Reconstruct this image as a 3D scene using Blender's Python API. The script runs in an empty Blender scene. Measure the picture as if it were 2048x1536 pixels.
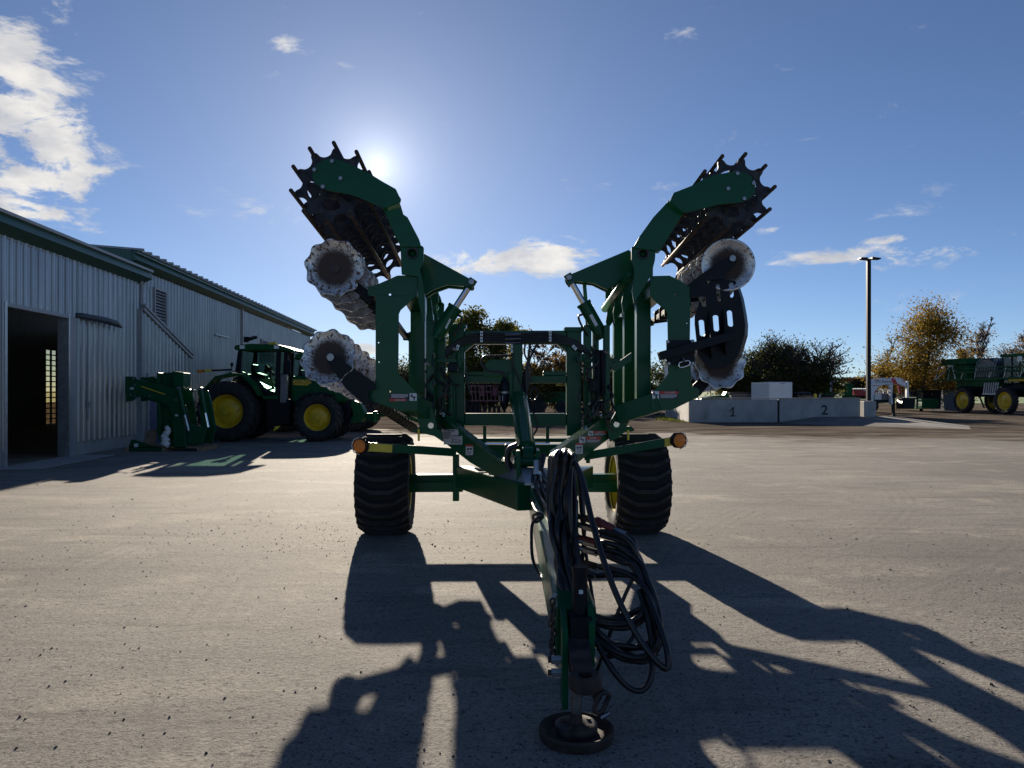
import bpy, bmesh, math, random
import numpy as np
from mathutils import Vector, Matrix, geometry
random.seed(7); rng = np.random.default_rng(11)
R = math.radians
scene = bpy.context.scene
COL = scene.collection

# ------------------------------------------------------------------ camera
F, CH, HY, CX = 1540.0, 1.6, 785.0, 1024.0      # focal length in photo pixels, eye height, horizon row, centre column
cam = bpy.data.cameras.new('camera'); camo = bpy.data.objects.new('camera', cam); COL.objects.link(camo)
camo.location = (0, 0, CH); camo.rotation_euler = (R(90), 0, 0)
cam.sensor_width = 36; cam.lens = F/2048*36; cam.shift_y = (HY-768)/2048
cam.clip_end = 3000; cam.clip_start = 0.05
scene.camera = camo

# ------------------------------------------------------------------ sky and sun
SUN_AZ = math.atan2(755-CX, F)      # to the left of +Y
SUN_EL = R(16.2)
sund = Vector((math.sin(SUN_AZ)*math.cos(SUN_EL), math.cos(SUN_AZ)*math.cos(SUN_EL), math.sin(SUN_EL)))
sl = bpy.data.lights.new('sun', 'SUN'); sl.energy = 5.0; sl.angle = R(0.53); sl.color = (1.0, 0.88, 0.72)
so = bpy.data.objects.new('sun', sl); COL.objects.link(so); so.location = (0, 0, 30)
so.rotation_euler = sund.to_track_quat('Z', 'Y').to_euler()

world = bpy.data.worlds.new('World'); scene.world = world; world.use_nodes = True
wt = world.node_tree; wt.nodes.clear()
class NT:
    """tiny node-graph helper"""
    def __init__(s, t): s.t = t
    def n(s, typ, **k):
        nd = s.t.nodes.new(typ)
        for a, b in k.items(): setattr(nd, a, b)
        return nd
    def l(s, a, b): s.t.links.new(a, b)
    def put(s, sock, v):
        if hasattr(v, 'is_output') or isinstance(v, bpy.types.NodeSocket): s.l(v, sock)
        else: sock.default_value = v
    def m(s, op, a, b=0.0, c=None, clamp=False):
        nd = s.n('ShaderNodeMath', operation=op); nd.use_clamp = clamp
        s.put(nd.inputs[0], a); s.put(nd.inputs[1], b)
        if c is not None: s.put(nd.inputs[2], c)
        return nd.outputs[0]
    def vm(s, op, a, b=(0, 0, 0)):
        nd = s.n('ShaderNodeVectorMath', operation=op); s.put(nd.inputs[0], a); s.put(nd.inputs[1], b)
        return nd.outputs['Value'] if op in ('LENGTH', 'DOT_PRODUCT', 'DISTANCE') else nd.outputs[0]
    def noise(s, vec, scale, detail=4, rough=.55, dist=0.0):
        nd = s.n('ShaderNodeTexNoise'); s.l(vec, nd.inputs['Vector'])
        nd.inputs['Scale'].default_value = scale; nd.inputs['Detail'].default_value = detail
        nd.inputs['Roughness'].default_value = rough; nd.inputs['Distortion'].default_value = dist
        return nd.outputs[0]
    def ss(s, v, a, b, lo=0.0, hi=1.0):
        nd = s.n('ShaderNodeMapRange', interpolation_type='SMOOTHSTEP'); s.put(nd.inputs[0], v)
        for i, q in enumerate((a, b, lo, hi)): nd.inputs[i+1].default_value = q
        return nd.outputs[0]
    def mix(s, f, a, b):
        nd = s.n('ShaderNodeMix', data_type='RGBA'); s.put(nd.inputs[0], f)
        for k, v in ((6, a), (7, b)):
            if isinstance(v, tuple): v = (*v, 1.0) if len(v) == 3 else v
            s.put(nd.inputs[k], v)
        return nd.outputs[2]
w = NT(wt)
sky = w.n('ShaderNodeTexSky', sky_type='NISHITA', sun_disc=False)
sky.sun_elevation = SUN_EL; sky.sun_rotation = SUN_AZ; sky.air_density = 0.55; sky.dust_density = 0.05; sky.ozone_density = 1.6
sky.altitude = 100
geo = w.n('ShaderNodeTexCoord'); d = geo.outputs['Generated']
sp = w.n('ShaderNodeSeparateXYZ'); w.l(d, sp.inputs[0])
def dirof(px, py): return Vector(((px-CX)/F, 1, (HY-py)/F)).normalized()
mask = None
for px, py, ax, az, amp in ((-60, 140, 150, 120, .9), (70, 300, 110, 130, 1.0), (30, 400, 120, 70, .9), (1010, 525, 185, 30, 1.0), (1150, 497, 130, 24, .95),
                            (1770, 512, 170, 20, .85), (1800, 478, 60, 10, .8), (785, 350, 55, 22, .9), (628, 634, 30, 8, .55), (735, 700, 60, 14, .7), (1090, 715, 160, 26, .7),
                            (1540, 458, 26, 8, .5), (580, 90, 40, 14, .35), (280, 205, 40, 22, .38)):
    n0 = dirof(px, py); k = (F/ax, 3.0, F/az)
    v = w.vm('MULTIPLY', w.vm('SUBTRACT', d, tuple(n0)), k)
    q = w.vm('DOT_PRODUCT', v, v)
    g = w.m('MULTIPLY', w.m('POWER', 2.718, w.m('MULTIPLY', q, -1.0)), amp)
    mask = g if mask is None else w.m('MAXIMUM', mask, g)
dv = w.vm('MULTIPLY', d, (1.0, 1.0, 2.3))
n1 = w.noise(dv, 11.0, 9, .64, .35); n2 = w.noise(dv, 2.2, 3, .5)
cv = w.m('ADD', w.m('MULTIPLY', n1, .8), w.m('ADD', w.m('MULTIPLY', n2, .2), w.m('MULTIPLY', mask, .34)))
cv = w.m('ADD', cv, w.m('MULTIPLY', w.m('MULTIPLY', w.m('SUBTRACT', n1, .52), mask), 1.3))
cl = w.ss(cv, .60, .82)
cl = w.m('MULTIPLY', cl, w.ss(sp.outputs[2], 0.0, .05))
shade = w.ss(w.noise(dv, 14.0, 6, .6), .3, .75)
CLOUD_K = 7.2; SKY_C = 0.035
ccol = w.mix(shade, (.72*CLOUD_K, .74*CLOUD_K, .80*CLOUD_K), (1.25*CLOUD_K, 1.2*CLOUD_K, 1.12*CLOUD_K))
hue = w.n('ShaderNodeHueSaturation'); w.l(sky.outputs[0], hue.inputs['Color']); hue.inputs['Saturation'].default_value = 1.0
lum = w.vm('DOT_PRODUCT', hue.outputs[0], (.3, .4, .3))
comp = w.m('DIVIDE', 1.0, w.m('ADD', 1.0, w.m('MULTIPLY', lum, SKY_C)))
skc = w.n('ShaderNodeVectorMath', operation='SCALE'); w.l(w.vm('MULTIPLY', hue.outputs[0], (.93, 1.0, 1.12)), skc.inputs[0]); w.l(comp, skc.inputs['Scale'])
th = w.m('ARCCOSINE', w.m('MINIMUM', w.vm('DOT_PRODUCT', w.vm('NORMALIZE', d), tuple(sund)), 1.0))
au = w.m('ADD', w.m('MULTIPLY', w.m('POWER', 2.718, w.m('DIVIDE', th, -R(1.7))), 6.5), w.m('MULTIPLY', w.m('POWER', 2.718, w.m('DIVIDE', th, -R(9.0))), 2.1))
aur = w.n('ShaderNodeVectorMath', operation='SCALE'); aur.inputs[0].default_value = (1.0, .98, .95); w.l(au, aur.inputs['Scale'])
clear = w.vm('ADD', skc.outputs[0], aur.outputs[0])            # circumsolar aureole
ccs = w.vm('ADD', ccol, aur.outputs[0])
fin = w.mix(w.m('MULTIPLY', cl, .95), clear, ccs)
bg = w.n('ShaderNodeBackground'); w.l(fin, bg.inputs[0]); bg.inputs[1].default_value = 0.05
ow = w.n('ShaderNodeOutputWorld'); w.l(bg.outputs[0], ow.inputs[0])

vs = scene.view_settings; vs.view_transform = 'Standard'; vs.look = 'None'; vs.gamma = 1.0; vs.exposure = 1.05
vs.use_curve_mapping = False
scene.cycles.max_bounces = 6; scene.cycles.transparent_max_bounces = 12

# ------------------------------------------------------------------ helpers
def P(px, py, Y): return Vector(((px-CX)/F*Y, Y, CH+(HY-py)/F*Y))
def G(px, py):
    Y = F*CH/(py-HY); return Vector(((px-CX)/F*Y, Y, 0.0))
M = {}
WM = {}
CUR = [Matrix.Identity(4)]
class frame:
    def __init__(s, m): s.m = m
    def __enter__(s): CUR.append(CUR[-1] @ s.m)
    def __exit__(s, *a): CUR.pop()
def tag(o, label=None, cat=None, group=None, kind=None):
    if label: o['label'] = label
    if cat: o['category'] = cat
    if group: o['group'] = group
    if kind: o['kind'] = kind
    return o
def reg(o, parent, mw):
    WM[o.name] = mw
    o.matrix_basis = mw
    if parent is not None:
        o.parent = parent; o.matrix_parent_inverse = WM[parent.name].inverted()
    return o
def root(name, loc, label, cat, group=None):
    o = bpy.data.objects.new(name, None); COL.objects.link(o); o.empty_display_size = .2
    reg(o, None, Matrix.Translation(CUR[-1] @ Vector(loc)))
    return tag(o, label, cat, group)
def mk(name, verts, faces, mat, parent=None, smooth=False, bevel=0.0):
    me = bpy.data.meshes.new(name)
    C = CUR[-1]
    vv = [C @ Vector(v) for v in verts]
    c = sum(vv, Vector())/max(1, len(vv))
    me.from_pydata([tuple(v-c) for v in vv], [], faces); me.validate()
    bm = bmesh.new(); bm.from_mesh(me); bmesh.ops.recalc_face_normals(bm, faces=bm.faces); bm.to_mesh(me); bm.free()
    if smooth:
        me.polygons.foreach_set('use_smooth', [True]*len(me.polygons))
    o = bpy.data.objects.new(name, me); COL.objects.link(o)
    me.materials.append(M[mat] if isinstance(mat, str) else mat)
    reg(o, parent, Matrix.Translation(c))
    if bevel:
        b = o.modifiers.new('bevel', 'BEVEL'); b.width = bevel; b.segments = 1; b.limit_method = 'ANGLE'; b.angle_limit = R(40)
    if smooth == 'auto' : o.modifiers
    return o
def rep(o, delta, parent=None, rot=None):
    """copy of one object (mesh data shared) moved by a world offset"""
    c = o.copy(); COL.objects.link(c)
    mw = Matrix.Translation(delta) @ WM[o.name]
    if rot is not None: mw = mw @ rot
    c.parent = None
    reg(c, parent if parent is not None else o.parent, mw)
    return c
def reptree(o, T, parent=None, kids=None):
    """copy of a thing with its parts and sub-parts, moved by matrix T"""
    c = o.copy(); COL.objects.link(c); c.parent = None
    reg(c, parent, T @ WM[o.name])
    for ch in list(o.children): reptree(ch, T, c)
    return c
class MB:
    def __init__(s): s.v = []; s.f = []
    def add(s, v, f):
        n = len(s.v); s.v += [Vector(a) for a in v]; s.f += [tuple(i+n for i in q) for q in f]; return s
    def box(s, x0, x1, y0, y1, z0, z1):
        return s.add([(x0,y0,z0),(x1,y0,z0),(x1,y1,z0),(x0,y1,z0),(x0,y0,z1),(x1,y0,z1),(x1,y1,z1),(x0,y1,z1)],
                     [(0,3,2,1),(4,5,6,7),(0,1,5,4),(1,2,6,5),(2,3,7,6),(3,0,4,7)])
    def beam(s, a, b, wd, h, up=(0, 0, 1)):
        a, b = Vector(a), Vector(b); t = (b-a).normalized(); up = Vector(up)
        x = t.cross(up)
        if x.length < 1e-4: x = t.cross(Vector((1, 0, 0)))
        x.normalize(); u = x.cross(t).normalized()
        v = [p + x*sx*wd/2 + u*sz*h/2 for p in (a, b) for sx, sz in ((-1,-1),(1,-1),(1,1),(-1,1))]
        return s.add(v, [(3,2,1,0),(4,5,6,7),(0,1,5,4),(1,2,6,5),(2,3,7,6),(3,0,4,7)])
    def cyl(s, a, b, r0, r1=None, n=14, cap=True):
        a, b = Vector(a), Vector(b); r1 = r0 if r1 is None else r1
        t = (b-a).normalized(); x = t.orthogonal().normalized(); y = t.cross(x)
        v = []; f = []
        for p, r in ((a, r0), (b, r1)):
            for i in range(n):
                an = 2*math.pi*i/n; v.append(p + (x*math.cos(an)+y*math.sin(an))*r)
        f = [(i, (i+1) % n, n+(i+1) % n, n+i) for i in range(n)]
        if cap: f += [tuple(range(n-1, -1, -1)), tuple(range(n, 2*n))]
        return s.add(v, f)
    def tube(s, pts, r, n=8, cap=True):
        pts = [Vector(p) for p in pts]; N = len(pts)
        rr = r if isinstance(r, (list, tuple)) else [r]*N
        t0 = (pts[1]-pts[0]).normalized(); x = t0.orthogonal().normalized(); v = []
        for i, p in enumerate(pts):
            t = (pts[min(i+1, N-1)]-pts[max(i-1, 0)]).normalized()
            x = (x - t*x.dot(t))
            x = x.normalized() if x.length > 1e-6 else t.orthogonal().normalized()
            y = t.cross(x)
            for k in range(n):
                an = 2*math.pi*k/n; v.append(p+(x*math.cos(an)+y*math.sin(an))*rr[i])
        f = [(i*n+k, i*n+(k+1) % n, (i+1)*n+(k+1) % n, (i+1)*n+k) for i in range(N-1) for k in range(n)]
        if cap: f += [tuple(range(n-1, -1, -1)), tuple(range((N-1)*n, N*n))]
        return s.add(v, f)
    def lathe(s, prof, m=Matrix.Identity(4), n=32, closed=False):
        """profile of (radius, height) about local z, placed by m"""
        v = []; K = len(prof)
        for i in range(n):
            a = 2*math.pi*i/n
            for r, h in prof: v.append(m @ Vector((r*math.cos(a), r*math.sin(a), h)))
        f = []
        for i in range(n):
            j = (i+1) % n
            for k in range(K if closed else K-1):
                k2 = (k+1) % K
                f.append((i*K+k, j*K+k, j*K+k2, i*K+k2))
        return s.add(v, f)
    def poly(s, outline, off, holes=()):
        """prism of a planar outline (3D points) pushed by the vector off, with real holes"""
        off = Vector(off); loops = [[Vector(p) for p in outline]] + [[Vector(p) for p in h] for h in holes]
        tri = geometry.tessellate_polygon(loops)
        flat = [p for l in loops for p in l]; n = len(flat)
        v = flat + [p+off for p in flat]
        if not holes:
            f = [tuple(range(n)), tuple(range(2*n-1, n-1, -1))]
        else:
            f = [tuple(t) for t in tri] + [tuple(n+i for i in reversed(t)) for t in tri]
        b = 0
        for l in loops:
            k = len(l); f += [(b+i, b+(i+1) % k, n+b+(i+1) % k, n+b+i) for i in range(k)]; b += k
        return s.add(v, f)
    def mk(s, name, mat, parent=None, smooth=False, bevel=0.0): return mk(name, s.v, s.f, mat, parent, smooth, bevel)
def autosmooth(o, ang=40):
    me = o.data; me.polygons.foreach_set('use_smooth', [True]*len(me.polygons))
    bm = bmesh.new(); bm.from_mesh(me)
    for e in bm.edges:
        if len(e.link_faces) == 2 and e.calc_face_angle(0) > R(ang): e.smooth = False
    bm.to_mesh(me); bm.free(); return o
def spline(pts, n=8):
    """Catmull-Rom through 3D points"""
    p = [Vector(q) for q in pts]; p = [p[0]*2-p[1]] + p + [p[-1]*2-p[-2]]; out = []
    for i in range(1, len(p)-2):
        for k in range(n):
            t = k/n
            out.append(.5*((2*p[i]) + (p[i+1]-p[i-1])*t + (2*p[i-1]-5*p[i]+4*p[i+1]-p[i+2])*t*t + (3*p[i]-p[i-1]-3*p[i+1]+p[i+2])*t**3))
    out.append(p[-2]); return out
def circ(px, py, Y, rpx, n=12, ph=0.0): return [P(px+rpx*math.cos(ph+2*math.pi*i/n), py-rpx*math.sin(ph+2*math.pi*i/n), Y) for i in range(n)]
def plate(name, pts, Y, t, mat, parent, holes=(), axis=(0, 1, 0), bevel=.003):
    """flat plate whose outline was measured in the photograph, at its own distance Y (number or function of px) and thickness t"""
    fy = Y if callable(Y) else (lambda px: Y)
    ol = [P(x, y, fy(x)) for x, y in pts]
    hl = [circ(*h[:2], fy(h[0]), h[2], h[3] if len(h) > 3 else 10) if not isinstance(h, list) else [P(x, y, fy(x)) for x, y in h] for h in holes]
    return MB().poly(ol, Vector(axis).normalized()*t, hl).mk(name, mat, parent, bevel=bevel)
def z(ox, oy, sc, *pts): return [(ox+x*sc, oy+y*sc) for x, y in pts]
def hose(name, pts, r, mat, parent, n=7, k=9): return MB().tube(spline(pts, k), r, n).mk(name, mat, parent, smooth=True)
def text(name, s, size, mat, mw, parent, extrude=.0006, xs=1.0, bold=0.0):
    cu = bpy.data.curves.new('lettering', 'FONT'); cu.body = s; cu.size = size; cu.extrude = extrude; cu.align_x = 'CENTER'; cu.align_y = 'CENTER'; cu.resolution_u = 3
    cu.space_character = 1.05; cu.offset = bold
    o = bpy.data.objects.new('lettering', cu); COL.objects.link(o)
    me = bpy.data.meshes.new_from_object(o.evaluated_get(bpy.context.evaluated_depsgraph_get()))
    bpy.data.objects.remove(o); bpy.data.curves.remove(cu)
    me.materials.clear(); me.materials.append(M[mat])
    t = bpy.data.objects.new(name, me); COL.objects.link(t)
    return reg(t, parent, CUR[-1] @ mw @ Matrix.Diagonal((xs, 1, 1, 1)))
FACE = Matrix.Rotation(R(90), 4, 'X')            # text plane facing the camera (-Y)

# ------------------------------------------------------------------ materials
def mat(name, col, rough=.5, metal=0.0, spec=.5, coat=0.0, var=.25, vscale=6.0, bump=0.0, bscale=60.0, dirt=None, dirt_amt=.5, dscale=3.0):
    m = bpy.data.materials.new(name); m.use_nodes = True; t = NT(m.node_tree)
    b = m.node_tree.nodes['Principled BSDF']; tc = t.n('ShaderNodeTexCoord').outputs['Object']
    n = t.noise(tc, vscale, 5, .6)
    a = tuple(c*(1-var) for c in col); bb = tuple(min(1, c*(1+var)) for c in col)
    c = t.mix(t.ss(n, .3, .7), a, bb)
    if dirt:
        dn = t.ss(t.noise(tc, dscale, 8, .68), 1-dirt_amt-.12, 1-dirt_amt+.12)
        c = t.mix(dn, c, dirt)
        t.l(t.m('ADD', t.m('MULTIPLY', dn, .5*(1-rough)), rough), b.inputs['Roughness'])
        if metal: t.l(t.m('MULTIPLY', t.m('SUBTRACT', 1.0, dn), metal), b.inputs['Metallic'])
    else:
        t.l(t.m('ADD', t.m('MULTIPLY', t.m('SUBTRACT', n, .5), .25), rough, clamp=True), b.inputs['Roughness'])
        b.inputs['Metallic'].default_value = metal
    t.l(c, b.inputs['Base Color'])
    b.inputs['Specular IOR Level'].default_value = spec; b.inputs['Coat Weight'].default_value = coat; b.inputs['Coat Roughness'].default_value = .12
    if bump:
        bp = t.n('ShaderNodeBump'); bp.inputs['Strength'].default_value = bump; bp.inputs['Distance'].default_value = .01
        t.l(t.noise(tc, bscale, 6, .6), bp.inputs['Height']); t.l(bp.outputs[0], b.inputs['Normal'])
    M[name] = m; return m
mat('green', (.003, .074, .030), .30, spec=.22, coat=.06, var=.10, vscale=2.5, dirt=(.018, .055, .032), dirt_amt=.24, dscale=2.2)
mat('green_gloss', (.004, .085, .034), .22, spec=.5, coat=.9, var=.10)
mat('rubber_worn', (.022, .022, .023), .78, var=.35, vscale=9, bump=.3, bscale=60, dirt=(.06, .055, .05), dirt_amt=.34, dscale=9)
mat('rubber_dark', (.006, .006, .007), .85, var=.3)
mat('green_far', (.005, .080, .026), .5, spec=.14, var=.2)
mat('yellow', (.70, .46, .02), .42, var=.12, dirt=(.22, .16, .07), dirt_amt=.33, dscale=5)
mat('black_paint', (.004, .006, .012), .45, spec=.2, var=.3, dirt=(.016, .016, .018), dirt_amt=.26, dscale=4)
mat('rubber', (.016, .016, .017), .72, var=.3, bump=.25, bscale=40, dirt=(.065, .058, .05), dirt_amt=.38, dscale=7)
mat('hose_rubber', (.011, .011, .013), .38, var=.3, dirt=(.05, .045, .04), dirt_amt=.3, dscale=9)
mat('chrome', (.75, .76, .78), .12, metal=1.0, var=.03)
mat('steel', (.25, .25, .26), .36, metal=1.0, var=.2, vscale=14)
mat('galv', (.5, .51, .52), .42, metal=.9, var=.15, vscale=8)
mat('dark_steel', (.045, .045, .05), .5, metal=.6, var=.4, vscale=12, dirt=(.07, .04, .025), dirt_amt=.45, dscale=8)
mat('rust', (.045, .027, .020), .75, var=.45, vscale=22, bump=.3, bscale=70)
mat('rust_dark', (.035, .023, .018), .8, var=.5, vscale=16, bump=.35, bscale=50)
mat('white_paint', (.72, .72, .72), .45, var=.06)
mat('white_decal', (.62, .63, .64), .4, var=.03)
mat('red_decal', (.48, .025, .02), .4, var=.05)
mat('black_decal', (.012, .014, .03), .45, var=.05)
mat('amber', (.75, .20, .012), .25, var=.15, vscale=60, bump=.5, bscale=160)
mat('reflector_yellow', (.75, .55, .05), .3, var=.08, vscale=80)
mat('red_paint', (.38, .02, .018), .45, var=.2)
mat('red_sleeve', (.13, .018, .018), .5, var=.3)
mat('pink_paint', (.30, .10, .11), .55, var=.3)
mat('wood', (.25, .17, .10), .8, var=.35, vscale=12, bump=.3, bscale=40)
mat('cardboard', (.22, .15, .095), .85, var=.2)
mat('grey_plastic', (.16, .165, .17), .5, var=.1)
mat('blue_door', (.05, .085, .19), .5, var=.1)
mat('trim_green', (.020, .085, .060), .42, var=.12, vscale=3)
mat('gutter_grey', (.30, .32, .34), .45, var=.12, vscale=3)
mat('black_hole', (.004, .004, .005), .9, var=.1)
mat('tarp', (.05, .065, .085), .55, var=.3)

def clad():
    m = bpy.data.materials.new('cladding'); m.use_nodes = True; t = NT(m.node_tree); b = m.node_tree.nodes['Principled BSDF']
    g = t.n('ShaderNodeNewGeometry').outputs['Position']; s = t.vm('MULTIPLY', g, (.6, .6, .12))
    n = t.noise(s, 3.0, 6, .6); n2 = t.noise(g, .35, 4, .5)
    c = t.mix(t.ss(n, .3, .72), (.24, .26, .285), (.33, .35, .375))
    zz = t.n('ShaderNodeSeparateXYZ'); t.l(g, zz.inputs[0])
    st = t.m('MULTIPLY', t.ss(t.m('ADD', zz.outputs[2], t.m('MULTIPLY', n, 1.2)), 1.7, .5), .35)
    c = t.mix(st, c, (.20, .19, .18)); c = t.mix(t.m('MULTIPLY', t.ss(n2, .5, .75), .3), c, (.27, .28, .30))
    t.l(c, b.inputs['Base Color']); b.inputs['Roughness'].default_value = .30; b.inputs['Metallic'].default_value = .65
    M['cladding'] = m
clad()
def concrete():
    m = bpy.data.materials.new('concrete'); m.use_nodes = True; t = NT(m.node_tree); b = m.node_tree.nodes['Principled BSDF']
    g = t.n('ShaderNodeNewGeometry').outputs['Position']; n = t.noise(g, 1.3, 7, .62); n2 = t.noise(t.vm('MULTIPLY', g, (1, 1, .25)), 2.6, 6, .65); n3 = t.noise(g, 18, 5, .6)
    c = t.mix(t.ss(n, .3, .7), (.30, .295, .28), (.42, .41, .39)); c = t.mix(t.m('MULTIPLY', t.ss(n2, .52, .74), .5), c, (.17, .165, .16))
    c = t.mix(t.m('MULTIPLY', t.ss(n3, .62, .75), .5), c, (.15, .15, .15))
    t.l(c, b.inputs['Base Color']); b.inputs['Roughness'].default_value = .85
    bp = t.n('ShaderNodeBump'); bp.inputs['Strength'].default_value = .3; bp.inputs['Distance'].default_value = .02; t.l(n3, bp.inputs['Height']); t.l(bp.outputs[0], b.inputs['Normal'])
    M['concrete'] = m
concrete()
def blade_mat():
    m = bpy.data.materials.new('blade'); m.use_nodes = True; t = NT(m.node_tree); b = m.node_tree.nodes['Principled BSDF']
    tc = t.n('ShaderNodeTexCoord').outputs['Object']; r = t.vm('LENGTH', t.vm('MULTIPLY', tc, (1, 1, 0)))
    oi = t.n('ShaderNodeObjectInfo').outputs['Random']
    off = t.n('ShaderNodeCombineXYZ'); t.l(t.m('MULTIPLY', oi, 30.0), off.inputs[2]); v = t.vm('ADD', tc, off.outputs[0])
    n = t.noise(v, 9, 8, .7); n2 = t.noise(v, 26, 6, .72); n3 = t.noise(v, 60, 4, .6)
    core = t.ss(t.m('ADD', r, t.m('MULTIPLY', t.m('SUBTRACT', n2, .5), .16)), t.m('ADD', .20, t.m('MULTIPLY', oi, .03)) if False else .215, .140)
    spots = t.ss(t.m('ADD', t.m('ADD', n2, t.m('MULTIPLY', n3, .35)), t.m('MULTIPLY', t.m('SUBTRACT', oi, .5), .10)), .70, .78)
    steel = t.mix(t.ss(n, .3, .7), (.46, .45, .44), (.70, .68, .66))
    c = t.mix(spots, steel, (.085, .036, .018)); c = t.mix(core, c, t.mix(n, (.028, .020, .020), (.065, .038, .026)))
    rust = t.m('MAXIMUM', core, spots)
    t.l(c, b.inputs['Base Color']); t.l(t.m('ADD', t.m('MULTIPLY', rust, .4), .34), b.inputs['Roughness'])
    t.l(t.m('MULTIPLY', t.m('SUBTRACT', 1.0, rust), .75), b.inputs['Metallic'])
    M['blade'] = m
blade_mat()
def glass(name, tint, rough=.02, amt=.75):
    m = bpy.data.materials.new(name); m.use_nodes = True; t = NT(m.node_tree); m.node_tree.nodes.clear()
    tr = t.n('ShaderNodeBsdfTransparent'); tr.inputs[0].default_value = (*tint, 1)
    gl = t.n('ShaderNodeBsdfGlossy'); gl.inputs['Roughness'].default_value = rough
    fr = t.n('ShaderNodeLayerWeight')
    mx = t.n('ShaderNodeMixShader'); t.l(t.m('ADD', t.m('MULTIPLY', t.m('POWER', fr.outputs['Facing'], 4.0), .6), .04, clamp=True), mx.inputs[0]); t.l(tr.outputs[0], mx.inputs[1]); t.l(gl.outputs[0], mx.inputs[2])
    o = t.n('ShaderNodeOutputMaterial'); t.l(mx.outputs[0], o.inputs[0]); M[name] = m
glass('cab_glass', (.62, .74, .70)); glass('pane_glass', (.85, .78, .62))
def leafmat(name, cols, trans=.45):
    m = bpy.data.materials.new(name); m.use_nodes = True; t = NT(m.node_tree); m.node_tree.nodes.clear()
    g = t.n('ShaderNodeNewGeometry'); rp = t.n('ShaderNodeValToRGB'); t.l(g.outputs['Random Per Island'], rp.inputs[0])
    e = rp.color_ramp.elements; e[0].color = (*cols[0], 1); e[1].color = (*cols[-1], 1)
    for i, c in enumerate(cols[1:-1]): q = e.new((i+1)/(len(cols)-1)); q.color = (*c, 1)
    df = t.n('ShaderNodeBsdfDiffuse'); tl = t.n('ShaderNodeBsdfTranslucent'); t.l(rp.outputs[0], df.inputs[0]); t.l(rp.outputs[0], tl.inputs[0])
    mx = t.n('ShaderNodeMixShader'); mx.inputs[0].default_value = trans; t.l(df.outputs[0], mx.inputs[1]); t.l(tl.outputs[0], mx.inputs[2])
    o = t.n('ShaderNodeOutputMaterial'); t.l(mx.outputs[0], o.inputs[0]); M[name] = m
leafmat('leaf_green', [(0.042, 0.063, 0.017), (0.077, 0.098, 0.025), (0.126, 0.119, 0.028), (0.196, 0.154, 0.035)])
leafmat('leaf_dark', [(0.025, 0.039, 0.017), (0.042, 0.059, 0.021), (0.077, 0.084, 0.028), (0.140, 0.112, 0.028)])
leafmat('leaf_yellow', [(.10, .09, .02), (.20, .15, .03), (.30, .19, .035), (.15, .10, .03), (.33, .22, .05)])
leafmat('leaf_brown', [(0.084, 0.070, 0.028), (0.196, 0.112, 0.042), (0.280, 0.154, 0.056), (0.126, 0.098, 0.042)])
leafmat('grass_blade', [(.05, .07, .015), (.09, .11, .02), (.14, .13, .04)])
mat('bark', (.055, .045, .037), .9, var=.4, vscale=9, bump=.4, bscale=30)
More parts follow.
